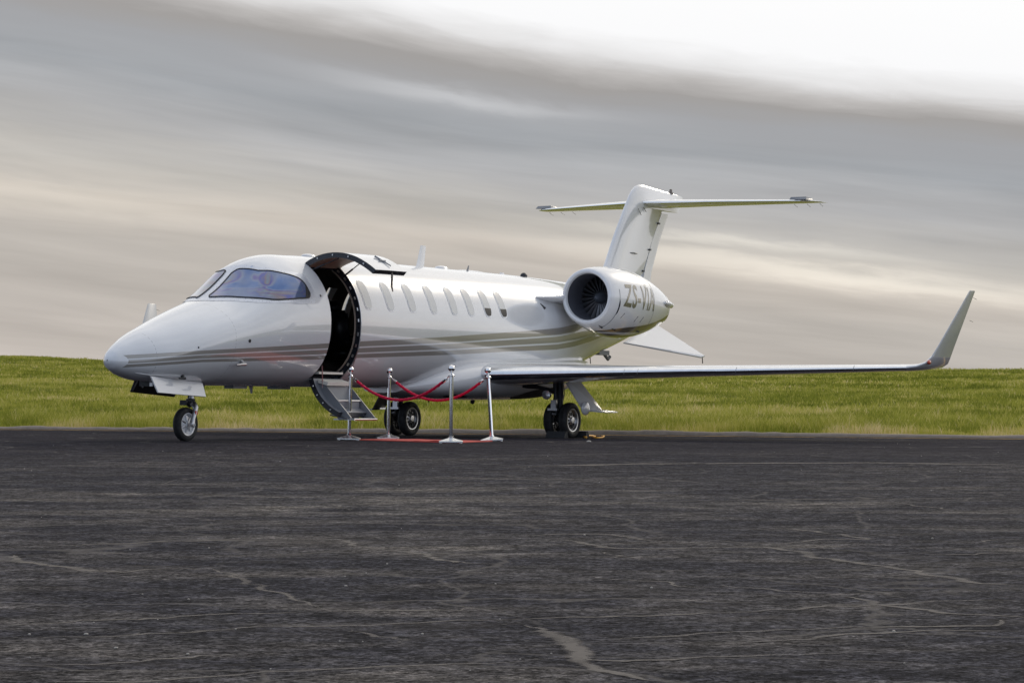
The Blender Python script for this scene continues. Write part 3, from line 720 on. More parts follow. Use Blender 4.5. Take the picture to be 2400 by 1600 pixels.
for sx_ in (-1, 1):
    ck_ = MB(); x0 = xm+.03+sx_*.31
    ck_.hexa([J(x0-.006, .56, .80), J(x0-.006, .70, .80), J(x0-.006, 1.16, .32), J(x0-.006, .95, .285)], [J(x0+.006, .56, .80), J(x0+.006, .70, .80), J(x0+.006, 1.16, .32), J(x0+.006, .95, .285)])
    ck_.build('step_cheek', M['grey'], lodoor, smooth=False)
    hr = MB(); hr.tube([J(x0, .80, .36), J(x0, 1.10, .315)], .012, 8); hr.build('step_rod', M['bolt'], lodoor)
    cb = MB(); cb.tube([J(XF+.03 if sx_ < 0 else XA-.03, .84 if sx_ > 0 else .70, 1.30 if sx_ > 0 else 1.06), J(x0, .66, .74)], .009 if sx_ < 0 else .006, 6); cb.build('door_stay', M['bolt'], lodoor)
# ------------------------------------------------ patches lying on the skin
def patch(poly, off, name, m, parent, mapf=None, gx=.08, gt=.10, depth=0., **kw):
    """poly: list of (x, th); filled, cut into a grid and wrapped"""
    mapf = mapf or S3
    bm = bmesh.new(); vs = [bm.verts.new((p[0], p[1], 0)) for p in poly]; bm.faces.new(vs)
    xs = [p[0] for p in poly]; ts = [p[1] for p in poly]
    for lo, hi, st, ax_ in ((min(xs), max(xs), gx, 0), (min(ts), max(ts), gt, 1)):
        k = lo+st
        while k < hi:
            co = (k, 0, 0) if ax_ == 0 else (0, k, 0); no = (1, 0, 0) if ax_ == 0 else (0, 1, 0)
            bmesh.ops.bisect_plane(bm, geom=bm.verts[:]+bm.edges[:]+bm.faces[:], plane_co=co, plane_no=no); k += st
    bmesh.ops.triangulate(bm, faces=bm.faces)
    for v in bm.verts: v.co = mapf(v.co.x, v.co.y, off)
    me = bpy.data.meshes.new(name); bm.to_mesh(me); bm.free(); me.materials.append(m); me.shade_smooth()
    o = bpy.data.objects.new(name, me); COL.objects.link(o); o.parent = parent
    return o
def smoothpoly(poly, it=2, closed=True):
    for _ in range(it):
        q = []
        n = len(poly)
        for i in range(n):
            a, b = poly[i], poly[(i+1) % n]
            q += [(a[0]*.8+b[0]*.2, a[1]*.8+b[1]*.2), (a[0]*.2+b[0]*.8, a[1]*.2+b[1]*.8)]
        poly = q
    return poly
def resample(poly, n):
    P_ = poly+[poly[0]]; L = [0]
    for a, b in zip(P_[:-1], P_[1:]): L.append(L[-1]+math.hypot(b[0]-a[0], (b[1]-a[1])*.85))
    out = []; j = 0
    for i in range(n):
        d = L[-1]*i/n
        while L[j+1] < d: j += 1
        f_ = (d-L[j])/(L[j+1]-L[j]+1e-9); out.append((P_[j][0]+(P_[j+1][0]-P_[j][0])*f_, P_[j][1]+(P_[j+1][1]-P_[j][1])*f_))
    return out
def ringtube(poly, off, r, name, m, parent, mapf=None, n=6, closed=True):
    mapf = mapf or S3; P_ = [mapf(x, t, off) for x, t in poly]
    if closed: P_ = P_+[P_[0]]
    t = MB(); t.tube(P_, r, n, cap=not closed); return t.build(name, m, parent)
mir = lambda poly: [(x, pi-t) for x, t in poly]
glass = [(2.22, 1.545), (2.60, 1.575), (2.93, 1.60), (2.965, 1.30), (2.992, 1.137), (3.20, .88), (3.48, .719), (3.56, .64), (3.585, .55), (3.605, .43), (3.58, .375), (3.50, .362), (3.134, .388), (2.95, .455), (2.802, .55), (2.62, .73), (2.432, .972), (2.27, 1.34)]
outer = [(2.06, 1.5708), (2.5, 1.5708), (3.03, 1.5708), (3.04, 1.35), (3.055, 1.197), (3.236, .95), (3.436, .85), (3.62, .79), (3.69, .74), (3.715, .55), (3.71, .33), (3.66, .276), (3.325, .284), (3.03, .36), (2.773, .491), (2.56, .66), (2.369, .89), (2.131, 1.288)]
for side in (0, 1):
    fr_ = [(x, max(t, 1.62) if t > 1.5 else t) for x, t in outer] if side == 0 else mir([(x, min(t, 1.52)) for x, t in outer]); gl_ = smoothpoly(glass, 1) if side == 0 else mir(smoothpoly([(x, min(t, 1.38)) for x, t in glass], 1))
    w_ = patch(fr_, .004, 'windscreen_frame', M['rivet'], jet, gx=.07, gt=.06)
    p_ = patch(gl_, .010, 'windscreen_pane', M['windscreen'], w_, gx=.07, gt=.06)
    ringtube(resample(gl_, 90), .009, .011, 'pane_gasket', M['black'], w_)
    # dark corner quarter behind the pane
    q_ = [(3.585, .60), (3.615, .43), (3.585, .375), (3.50, .362), (3.475, .37)]
    q_ = q_ if side == 0 else mir(q_)
    patch(q_, .014, 'pane_corner', M['black'], w_, gx=.05, gt=.05)
# cabin windows
def winpoly(xc, hw=.108, t0=WT0, t1=WT1):
    tc_ = (t0+t1)/2; ht = (t1-t0)/2; out = []
    for i in range(32):
        a = 2*pi*i/32; c, s_ = math.cos(a), math.sin(a); n = 3.4
        out.append((xc+hw*math.copysign(abs(c)**(2/n), c), tc_+ht*math.copysign(abs(s_)**(2/n), s_)))
    return out
for i, xc in enumerate(WX):
    for side in (0, 1):
        wp = winpoly(xc, .098, WT0+.012, WT1-.012) if not (side == 1 and 2 <= i <= 5) else winpoly(xc); wp = wp if side == 0 else mir(wp)
        op = side == 1 and 2 <= i <= 5
        wo_ = winpoly(xc, .118, WT0-.012, WT1+.008); wo_ = wo_ if side == 0 else mir(wo_)
        fr_ = ringtube(wp, .0, .0095, 'cabin_window', M['frameline'], jet) if op else patch(wo_, .003, 'cabin_window', M['frameline'], jet, gx=.06, gt=.08)
        patch(wp, .0055, 'window_pane', M['glass'] if op else M['shade'], fr_, gx=.06, gt=.08)
        if side == 0 and i >= 6:
            lo = [p for p in winpoly(xc, .097, WT0+.014, WT1-.012)]; cut = .36
            lo = [(x, min(t, cut)) for x, t in lo]
            dk = patch(lo, .008, 'open_pane_part', M['black'], fr_, gx=.06, gt=.06)
# door-side trims: static ports, small vents, handles
for (x, t, r) in ((2.22, -.10, .024), (1.28, .05, .012), (3.86, .40, .018)):
    k = MB(); k.lathe(S3(x, t, -.005), (S3(x, t, .1)-S3(x, t, 0)), [(0, r), (.012, r), (.014, r*.6), (.014, 0)], 14); k.build('static_port', M['dark'], jet)
pr = MB(); b0 = S3(2.15, -.50, 0); b1 = S3(2.13, -.50, .07); pr.tube([b0, b1], [.03, .022], 8); pr.tube([b1+Vector((.03, 0, 0)), b1+Vector((-.13, 0, -.01)), b1+Vector((-.17, 0, -.012))], [.022, .014, .006], 10); pr.build('angle_of_attack_probe', M['alu_rough'], jet)
for side in (1, -1):
    pr = MB(); a = J(*(lambda p: (p[0], p[1]*side, p[2]))(sec(1.20, -.85, 0))); b = J(*(lambda p: (p[0], p[1]*side, p[2]))(sec(1.18, -.85, .04)))
    pr.tube([a, b], [.03, .02], 8); pr.tube([b+Vector((.05, 0, 0)), b+Vector((-.08, 0, 0))], [.018, .012], 10); pr.build('pitot_probe', M['dark'], jet)
    sk = MB(); sk.tube([J(x, sec(x, -.82, .004)[1]*side, sec(x, -.82, .004)[2]) for x in np.linspace(.45, 1.15, 10)], [.003]+[.006]*8+[.003], 6); sk.build('nose_strake', M['whitemark'], jet)
# aerials on the crown and belly
def blade_ant(name, x, h, c0, c1, sweep, z0, m, thick=.02, down=False):
    s_ = -1 if down else 1; k = MB()
    def ring(z, xl, c, t): return [J(xl, 0, z), J(xl+c*.35, t, z), J(xl+c, .001, z), J(xl+c*.35, -t, z)]
    k.hexa(ring(z0-.03*s_, x, c0, thick), ring(z0+h*s_, x+sweep, c1, thick*.6)); return k.build(name, m, jet, angle=60)
blade_ant('blade_aerial', 7.68, .33, .24, .16, .14, 2.66, M['white'])
def pod(name, x, z, l, w, h, m=None, y=0):
    k = MB(); k.sphere((0, 0, 0), 1, 8, sc=(l/2, w/2, h)); 
    k.v = [(v[0]+x, v[1]-y, v[2]+z) for v in k.v]; k.build(name, m or M['white'], jet)
pod('aerial_dome', 8.45, 2.66, .34, .16, .045); pod('aerial_dome', 4.72, 2.66, .30, .16, .035); pod('beacon', 11.1, 2.66, .14, .12, .06, M['dark'])
blade_ant('blade_aerial', 9.2, .09, .09, .03, .08, 2.66, M['grey'], .008)
blade_ant('blade_aerial', 10.3, .025, .16, .14, .0, 2.66, M['white'], .02)
k = MB(); k.box((2.95, 0, .745), (.32, .16, .05)); k.build('belly_aerial', M['grey'], jet, smooth=False)
k = MB(); k.box((4.0, 0, .745), (.34, .16, .05)); k.build('belly_aerial', M['grey'], jet, smooth=False)
blade_ant('blade_aerial', 3.25, .10, .12, .04, .06, .755, M['grey'], .008, True)
blade_ant('blade_aerial', 8.05, .09, .07, .05, .02, .64, M['dark'], .01, True)
k = MB(); k.lathe((9.45, 0, .64), (0, 0, -1), [(0, .09), (.03, .085), (.05, .04), (.10, .032), (.12, .0)], 14); k.build('belly_beacon', M['dark'], jet)

# belly fairing
BF = [(6.75, .70, .80, .30, .30), (7.1, .64, 1.0, .62, .42), (7.6, .60, 1.15, .84, .62), (8.2, .585, 1.25, .98, .72), (9., .58, 1.29, 1.02, .76), (10., .585, 1.30, 1.0, .76), (10.7, .61, 1.31, .97, .74), (11.2, .67, 1.32, .93, .70), (11.7, .77, 1.33, .84, .60), (12.1, .90, 1.33, .70, .48), (12.35, 1.02, 1.32, .58, .40)]
def bfp(x):
    b = [r for r in BF]; return [interp([(r[0], r[k]) for r in b], x) for k in (1, 2, 3, 4)]
bx = list(np.linspace(6.76, 12.34, 60)); vs = []; fs = []; nn = 56
def bfpt(x, a, off=0):
    # smooth the table a little
    v = [bfp(min(12.35, max(6.75, x+d))) for d in (-.15, 0, .15)]; zb, zt, w_, n_ = [sum(q[k] for q in v)/3 for k in range(4)]
    c, s_ = math.cos(a), math.sin(a); zm = zb+(zt-zb)*.52
    return J(x, (w_+off)*math.copysign(abs(c)**(2/2.7), c), zm+((zt-zm) if s_ > 0 else (zm-zb+off))*math.copysign(abs(s_)**(2/2.5), s_))
for x in bx:
    for k in range(nn): vs.append(bfpt(x, 2*pi*k/nn))
for i in range(len(bx)-1):
    for k in range(nn): fs.append((i*nn+k, i*nn+(k+1) % nn, (i+1)*nn+(k+1) % nn, (i+1)*nn+k))
fs += [tuple(range(nn)), tuple((len(bx)-1)*nn+k for k in range(nn))]
bfair = obj_from('belly_fairing', vs, fs, M['white'], jet, angle=60)
for side in (1, -1):
    mp = (lambda sd: (lambda x, t, o: (lambda p: Vector((p.x, p.y*sd, p.z)))(bfpt(x, t, o))))(side)
    patch(smoothpoly([(7.55, -.95), (7.75, -.72), (8.25, -.95), (7.95, -1.15)], 1), .006, 'air_scoop', M['black'], bfair, mapf=mp, gx=.08, gt=.08)
    wl = patch(smoothpoly([(9.5, -1.12), (9.65, -.50), (10.8, -.30), (10.9, -.72), (10.5, -1.08)], 1), .006, 'wheel_well', M['black'], bfair, mapf=mp, gx=.1, gt=.08)

# ------------------------------------------------ lifting surfaces
def naca(n=22, tc=.12, a=0., b=1.):
    up = []; 
    for i in range(n+1):
        f_ = a+(b-a)*(1-math.cos(math.pi*i/n))/2 if a == 0 else a+(b-a)*i/n
        y = 5*tc*(.2969*math.sqrt(f_)-.126*f_-.3516*f_**2+.2843*f_**3-.1036*f_**4); up.append((f_, max(y, .0015)))
    return [(f_, y) for f_, y in up]+[(f_, -y*.85) for f_, y in up[::-1]]
def loft(name, stations, m, parent, a=0., b=1., off=0., side=1, n=22, angle=40, cap=True):
    """stations: (x_le, y, z, chord, t/c, roll)"""
    vs = []; fs = []; k = None
    for (xl, y, z, c, tc, ro) in stations:
        pr_ = naca(n, tc, a, b); k = len(pr_)
        for f_, t in pr_:
            tt = t*c+(off if t > 0 else -off)
            vs.append(J(xl+f_*c-(off if f_ < 1e-6 else 0), side*(y-math.sin(ro)*tt), z+math.cos(ro)*tt))
    for i in range(len(stations)-1):
        for j in range(k): fs.append((i*k+j, i*k+(j+1) % k, (i+1)*k+(j+1) % k, (i+1)*k+j))
    if cap: fs += [tuple(range(k)), tuple((len(stations)-1)*k+j for j in range(k))]
    return obj_from(name, vs, fs, m, parent, angle=angle)
def wst(y):
    t = (y-.6)/6.6; xl = 8.0+.30*(y-.6); c = 3.25-(3.25-1.95)*min(1, (y-.6)/2.4) if y < 3 else 1.95-(y-3)*.19
    return (xl, y, .975+.0215*(y-.6), c, .13-.035*t, 0)
WLT = [(10.03, 7.34, 1.135, 1.10, .09, R(18)), (10.12, 7.45, 1.19, .95, .085, R(48)), (10.23, 7.51, 1.29, .80, .085, R(70))]
for side in (1, -1):
    ys = [.6, 1.2, 1.8, 2.4, 3.0, 3.8, 4.6, 5.5, 6.4, 7.0, 7.2]
    wing = loft('wing', [wst(y) for y in ys], M['white'], jet, 0, .735, side=side)
    loft('wing_tip', [wst(7.05), wst(7.2)]+WLT, M['white'], wing, 0, 1., off=.0012, side=side)
    loft('leading_edge', [wst(y) for y in [1.0]+ys[1:]], M['alu'], wing, 0, .035, off=.003, side=side, n=10)
    loft('flap', [wst(y) for y in (1.0, 1.8, 2.4, 3.0, 3.8, 4.45)], M['white'], wing, .742, 1., side=side, n=8)
    loft('aileron', [wst(y) for y in (4.49, 5.5, 6.5)], M['white'], wing, .742, 1., side=side, n=8)
    loft('wing_trailing_edge', [wst(y) for y in (6.54, 7.2)], M['white'], wing, .737, 1., side=side, n=8)
    wl_ = loft('winglet', [WLT[-1], (10.38, 7.555, 1.45, .69, .085, R(76)), (11.04, 7.80, 2.29, .25, .08, R(76)), (11.07, 7.805, 2.305, .20, .03, R(76))], M['grey_lt'] if 'grey_lt' in M else M['white'], jet, side=side)
    nl = MB(); nl.sphere((0, 0, 0), 1, 8, sc=(.06, .025, .035)); nl.v = [(v[0]+10.17, v[1]-side*7.49, v[2]+1.20) for v in nl.v]; nl.build('nav_light', M['navlight'], wl_)
    for zz, xx in ((2.20, 11.30), (1.85, 11.14)):
        wk = MB(); wk.tube([J(xx-.02, side*7.78, zz), J(xx+.10, side*7.79, zz-.02)], .004, 5); wk.build('static_wick', M['dark'], wl_)
    # under-wing details: flap track fairings, stall fence, seam plates
    for yy in (3.1, 3.3, 4.75, 6.45):
        xl, _, z_, c, tc, _r = wst(yy); k = MB(); k.tube([J(xl-.008, side*yy, z_-.03), J(xl-.010, side*yy, z_+.0), J(xl+.03, side*yy, z_+.047)], .0035, 5); k.build('edge_joint', M['grey'], wing)
    for yy, ln in ((1.5, .5), (2.9, .55), (3.6, .3)):
        xl, _, z_, c, tc, _r = wst(yy); k = MB(); k.tube([J(xl+c*.12, side*(yy-ln/2), z_-c*tc*.36), J(xl+c*.12, side*(yy+ln/2), z_-c*tc*.35)], .007, 6); k.build('vortex_strip', M['bolt'], wing)

# tailplane
HS = [(15.33, .06, 4.19, 1.50, .10, 0), (15.9, 1.4, 4.205, 1.06, .095, 0), (16.50, 2.66, 4.22, .66, .085, 0), (16.66, 2.82, 4.222, .50, .05, 0), (16.9, 2.90, 4.222, .28, .03, 0)]
for side in (1, -1):
    hs = loft('tailplane', HS, M['white'], jet, side=side, n=16)
    loft('tailplane_leading_edge', HS[:3], M['alu'], hs, 0, .04, off=.003, side=side, n=8)
    hb = MB(); hb.hexa([J(16.46, side*2.45, 4.235), J(16.46, side*2.78, 4.235), J(16.78, side*2.78, 4.25), J(16.78, side*2.45, 4.25)], [J(16.50, side*2.47, 4.29), J(16.52, side*2.76, 4.29), J(16.78, side*2.76, 4.275), J(16.78, side*2.47, 4.275)])
    hb.build('elevator_horn', M['grey'], hs, angle=30)
    for yy in (2.3, 2.55, 2.8):
        wk = MB(); wk.tube([J(17.05, side*yy, 4.20), J(17.2, side*yy, 4.16)], .004, 5); wk.build('static_wick', M['dark'], hs)
# fin and rudder: stations run upwards, so loft along z
def vloft(name, st_, m, parent, a=0., b=1., n=20, off=0, angle=40):
    vs = []; fs = []
    for (xl, z, c, tc) in st_:
        pr_ = naca(n, tc, a, b); pr_ = pr_[:len(pr_)//2]; pr_ = pr_+[(f_, -t) for f_, t in pr_[::-1]]; k = len(pr_)
        for f_, t in pr_: vs.append(J(xl+f_*c, math.copysign(abs(t)*c+off, t), z))
    for i in range(len(st_)-1):
        for j in range(k): fs.append((i*k+j, i*k+(j+1) % k, (i+1)*k+(j+1) % k, (i+1)*k+j))
    fs += [tuple(range(k)), tuple((len(st_)-1)*k+j for j in range(k))]
    return obj_from(name, vs, fs, m, parent, angle=angle)
fin = vloft('tail_fin', [(13.0, 2.45, 2.3, .09), (13.45, 2.62, 2.0, .105), (13.95, 2.92, 1.82, .105), (14.33, 3.5, 1.80, .10), (14.76, 4.08, 1.78, .09), (14.80, 4.12, 2.06, .075)], M['white'], jet, 0, .80)
top = vloft('fin_top_fairing', [(14.78, 4.10, 2.15, .075), (14.92, 4.28, 2.16, .075), (15.02, 4.38, 2.09, .07), (15.16, 4.47, 1.97, .06), (15.32, 4.515, 1.78, .04), (15.5, 4.53, 1.55, .025)], M['white'], fin)
# slope the top down aft
me = top.data
for v in me.vertices:
    if v.co.z > 4.3: v.co.z -= max(0, v.co.x-15.3)*.055*(v.co.z-4.3)/.2
rud = vloft('rudder', [(13.93, 2.70, 1.84, .105), (14.02, 2.95, 1.82, .105), (14.33, 3.5, 1.80, .10), (14.74, 4.05, 1.78, .10)], M['white'], jet, .806, 1., n=8)
for z_ in (2.95, 3.35, 3.85):
    xh = interp([(2.92, 13.95), (3.5, 14.33), (4.08, 14.76)], z_)+1.81*.79
    hg = MB(); hg.box(J(xh, .055, z_), (.07, .03, .03)); hg.build('rudder_hinge', M['dark'], rud, smooth=False)
vent = MB(); vent.sphere((0, 0, 0), 1, 6, sc=(.16, .03, .016)); vent.v = [(v[0]+14.95, v[1]-.09, v[2]+3.25) for v in vent.v]; vent.build('fin_vent', M['grey'], fin)
bc = MB(); bc.lathe(J(16.62, 0, 4.43), (0, 0, 1), [(0, .045), (.03, .045), (.035, .03), (.09, .025), (.10, 0)], 14); bc.build('fin_beacon', M['brown'], fin)
wk = MB(); wk.tube([J(15.1, .10, 4.06), J(15.22, .10, 3.95)], .005, 5); wk.tube([J(15.3, .10, 4.10), J(15.42, .1, 4.02)], .005, 5); wk.build('fin_fastener', M['dark'], fin)
# ventral delta fins
for side in (1, -1):
    k = MB(); 
    a = [J(14.2, side*.28, 1.62), J(15.75, side*.14, 1.99), J(15.68, side*1.16, 1.41), J(15.58, side*1.14, 1.385)]
    nrm = (a[1]-a[0]).cross(a[2]-a[0]).normalized()*.012
    k.hexa([p-nrm for p in a], [p+nrm for p in a]); df = k.build('ventral_fin', M['white'], jet, smooth=False)
    wk = MB(); wk.tube([J(15.62, side*1.14, 1.40), J(15.64, side*1.14, 1.28)], .009, 6); wk.build('static_wick', M['black'], df)
hk = MB(); hk.box(J(13.9, 0, 1.44), (.38, .12, .08), None); hk.tube([J(14.0, 0, 1.42), J(14.15, 0, 1.33), J(14.22, 0, 1.38)], .03, 8); hk.build('tail_drain_fitting', M['grey'], jet)

# ------------------------------------------------ engines
EY, EZ = 1.35, 2.29
NAC = [(10.80, .452), (10.86, .478), (10.96, .502), (11.15, .528), (11.45, .552), (11.8, .560), (12.0, .550), (12.3, .515), (12.6, .460), (12.85, .405), (13.05, .355), (13.2, .312), (13.30, .272)]
def nacr(x): 
    v = [interp(NAC, x+d) for d in (-.08, 0, .08)] if x > 10.95 else [interp(NAC, x)]; return sum(v)/len(v)
def npt(x, a, off=0., side=1):
    r = nacr(x)+off; droop = -.035*(x-10.8)
    c, s_ = math.cos(a), math.sin(a)
    rz = r*(1.0+.10*max(0, min(1, (x-10.9)/.6))) if s_ < 0 else r*.985
    return J(x, side*(EY+r*c), EZ+droop+rz*s_)
def make_engine(side):
    xs = [10.805, 10.83, 10.86, 10.9, 10.95]+list(np.linspace(11.02, 13.30, 50)); n = 72; vs = []; fs = []
    for x in xs:
        for k in range(n): vs.append(npt(x, 2*pi*k/n, 0, side))
    for i in range(len(xs)-1):
        for k in range(n): fs.append((i*n+k, i*n+(k+1) % n, (i+1)*n+(k+1) % n, (i+1)*n+k))
    eng = obj_from('engine_nacelle', vs, fs, M['nacelle'], jet, angle=180)
    def liv(x, y, z):
        zb = EZ-.035*(x-10.8)-nacr(x)*1.1; zt = interp([(10.8, 1.70), (11.4, 1.79), (12.2, 1.87), (12.8, 1.97), (13.3, 2.08)], x)
        return .05+.45*(z-zb)/(max(.03, zt-zb)) if x > 11.0 else .9
    livery(eng, liv)
    lip = MB(); c0 = J(10.80, side*EY, EZ)
    lip.lathe(c0, (1, 0, 0), [(.03, .462), (.012, .458), (-.006, .448), (-.018, .430), (-.02, .412), (-.012, .396), (.01, .384), (.05, .376)], 72); lip.build('inlet_lip', M['alu'] if False else M['white'], eng)
    duct = MB(); duct.lathe(c0, (1, 0, 0), [(.05, .376), (.12, .370), (.35, .365), (.62, .360), (.64, .30), (.66, .0)], 64); duct.build('inlet_duct', M['duct'], eng)
    gk = MB(); gk.lathe(c0, (1, 0, 0), [(.045, .380), (.05, .372), (.065, .372)], 64); gk.build('inlet_gasket', M['black'], eng)
    sp_ = MB(); sp_.lathe(c0, (1, 0, 0), [(.30, .0), (.31, .02), (.36, .055), (.43, .085), (.52, .105), (.64, .11)], 32); sp_.build('spinner', M['spinner'], eng)
    # one fan blade, twisted, copied 24 times
    bv = []; bf = []; nb_ = 5
    for i in range(nb_):
        r = .10+.255*i/(nb_-1); tw = R(30+32*i/(nb_-1)); c = .06+.012*i
        for s_ in (-1, 1):
            ax_ = math.cos(tw)*c*s_; ta_ = math.sin(tw)*c*s_
            bv += [(.53+ax_*.9, ta_-.003, r), (.53+ax_*.9, ta_+.003, r)]
    for i in range(nb_-1):
        a = i*4; bf += [(a, a+2, a+6, a+4), (a+1, a+5, a+7, a+3), (a, a+4, a+5, a+1), (a+2, a+3, a+7, a+6)]
    bme = bpy.data.meshes.new('fan_blade'); bme.from_pydata(bv, [], bf); bme.materials.append(M['blade']); bme.shade_smooth()
    for k in range(24):
        o = bpy.data.objects.new('fan_blade', bme); COL.objects.link(o); o.parent = eng; o.location = c0; o.rotation_euler = (2*pi*k/24, 0, 0)
    # tail nozzle and reverser fairing
    nz_ = MB(); cz = J(13.29, side*EY, EZ-.035*2.5)
    nz_.lathe(cz, (1, 0, 0), [(.0, .268), (.04, .25), (.06, .235), (.06, .215), (.0, .22), (-.4, .2), (-.4, 0)], 48); nz_.build('exhaust_nozzle', M['alu_rough'], eng)
    rf = MB()
    def nm(x, a, o): return npt(x, a, o, side)
    P_ = [nm(x, R(6), .012) for x in np.linspace(12.85, 13.32, 8)]; rf.tube(P_, [.02, .04, .055, .06, .06, .06, .055, .05], 10); rf.build('reverser_fairing', M['white'], eng)
    patch([(12.22, R(-60)), (12.22, R(120)), (12.235, R(120)), (12.235, R(-60))], .0015, 'reverser_seam', M['grey'], eng, mapf=nm, gx=1, gt=.1)
    patch([(11.0, R(-75)), (11.0, R(15)), (11.016, R(15)), (11.016, R(-75))], .0015, 'lip_seam', M['grey'], eng, mapf=nm, gx=1, gt=.1)
    sc2 = MB(); a0 = R(8); sc2.tube([nm(11.02, R(t), -.004) for t in np.linspace(-34, -4, 8)], [.004, .012, .016, .016, .016, .016, .012, .004], 8); sc2.build('lip_vent', M['black'], eng)
    for xx in (11.18, 11.62, 11.82):
        mk = MB(); mk.tube([nm(xx, R(-36), .002), nm(xx+.05, R(-26), .002)], .004, 5); mk.build('vent_slot', M['dark'], eng)
    for xx, aa in ((11.25, -62), (12.0, -55), (10.95, -70)):
        mk = MB(); mk.tube([nm(xx-.04, R(aa), .004), nm(xx+.06, R(aa), .012)], [.004, .014], 8); mk.build('nacelle_drain', M['dark'], eng)
    # registration
    cu = bpy.data.curves.new('txt', 'FONT'); cu.body = 'ZS-VIA'; cu.size = 1; cu.offset = .018; cu.space_character = 1.08; cu.resolution_u = 3
    to = bpy.data.objects.new('txt', cu); COL.objects.link(to); dg = bpy.context.evaluated_depsgraph_get()
    tm = bpy.data.meshes.new_from_object(to.evaluated_get(dg)); bpy.data.objects.remove(to)
    bm = bmesh.new(); bm.from_mesh(tm); xs_ = [v.co.x for v in bm.verts]; x0_, x1_ = min(xs_), max(xs_); zz = [v.co.y for v in bm.verts]; y0_, y1_ = min(zz), max(zz)
    for ax_, lo, hi, st_ in ((0, x0_, x1_, .08), (1, y0_, y1_, .07)):
        k = lo+st_
        while k < hi:
            bmesh.ops.bisect_plane(bm, geom=bm.verts[:]+bm.edges[:]+bm.faces[:], plane_co=(k, 0, 0) if ax_ == 0 else (0, k, 0), plane_no=(1, 0, 0) if ax_ == 0 else (0, 1, 0)); k += st_
    bmesh.ops.triangulate(bm, faces=bm.faces)
    for v in bm.verts:
        f_ = (v.co.x-x0_)/(x1_-x0_); h_ = (v.co.y-y0_)/(y1_-y0_)
        if side < 0: f_ = 1-f_
        x = 11.12+1.10*f_+.07*h_*(1 if side > 0 else -1); a = R(-15+41*h_)
        v.co = npt(x, a, .003, side)
    lm = bpy.data.meshes.new('registration_lettering'); bm.to_mesh(lm); bm.free(); lm.materials.clear(); lm.materials.append(M['letters'])
    lo_ = bpy.data.objects.new('registration_lettering', lm); COL.objects.link(lo_); lo_.parent = eng
    # pylon
    vs = []; fs = []
    PS = [(10.15, 13.75, .62, 2.25, .05), (10.45, 13.65, .80, 2.26, .075), (10.75, 13.5, .95, 2.27, .10)]
    k = None
    for (xa, xb, y, z, t) in PS:
        pr_ = [(f_, v) for f_, v in naca(14, .12)]; k = len(pr_)
        for f_, v in pr_: vs.append(J(xa+(xb-xa)*f_, side*y, z-.03*(xa-10.8+(xb-xa)*f_)+v/.06*t))
    for i in range(len(PS)-1):
        for j in range(k): fs.append((i*k+j, i*k+(j+1) % k, (i+1)*k+(j+1) % k, (i+1)*k+j))
    fs += [tuple(range(k)), tuple((len(PS)-1)*k+j for j in range(k))]
    obj_from('engine_pylon', vs, fs, M['white'], eng)
    return eng
M['duct'] = simple('inlet_lining', (.11, .115, .14), .45, .2, nz=.12)
M['spinner'] = simple('spinner_metal', (.16, .18, .22), .35, .3, .3, nz=.1)
for side in (1, -1): make_engine(side)
sc3 = MB(); sc3.tube([S3(10.33, .52, -.01), S3(10.42, .42, -.004)], [.014, .03], 8); sc3.build('pylon_vent', M['black'], jet)

# ------------------------------------------------ undercarriage
def tyre_prof(Rr, w, rr):
    p = [(-w*.36, rr), (-w*.46, rr+.02), (-w*.5, rr+(Rr-rr)*.45), (-w*.47, Rr-.03), (-w*.36, Rr-.008), (-w*.22, Rr-.001)]
    gro = []
    for g_ in (-.12, .0, .12): gro += [(w*(g_-.025), Rr), (w*(g_-.02), Rr-.007), (w*(g_+.02), Rr-.007), (w*(g_+.025), Rr)]
    return p+gro+[(-a, b) for a, b in p[::-1]]
def wheel(parent, c, Rr, w, rr, side, rim_m, spokes=12, holes=True, flat=.012):
    t = MB(); t.lathe(c, (0, 1, 0), tyre_prof(Rr, w, rr), 56)
    o = t.build('tyre', M['rubber'], parent)
    for v in o.data.vertices:
        if v.co.z < .012: v.co.z = .002+.1*v.co.z
    s_ = -side                                   # outboard direction along local y
    r_ = MB(); r_.lathe(c, (0, s_, 0), [(-w*.36, rr), (w*.36, rr+.012), (w*.40, rr+.004), (w*.38, rr-.012), (w*.20, rr-.02), (w*.12, rr*.80), (w*.17, rr*.45), (w*.26, rr*.30), (w*.42, rr*.28), (w*.44, rr*.16), (w*.44, 0)], 48)
    rim_o = r_.build('wheel_rim', rim_m, parent)
    if holes:
        h_ = MB()
        for k in range(spokes):
            a = 2*pi*k/spokes; ri, ro = rr*.42, rr*.80; dy = w*.20*s_
            def pp(r, b, d=0): return Vector(c)+Vector((math.cos(b)*r, dy+d*s_, math.sin(b)*r))
            wd_ = .55*pi/spokes
            h_.hexa([pp(ri, a-wd_*.8, -.02), pp(ri, a+wd_*.8, -.02), pp(ro, a+wd_, -.035), pp(ro, a-wd_, -.035)], [pp(ri, a-wd_*.8, .012), pp(ri, a+wd_*.8, .012), pp(ro, a+wd_, -.005), pp(ro, a-wd_, -.005)])
        h_.build('wheel_slots', M['black'], parent, smooth=False)
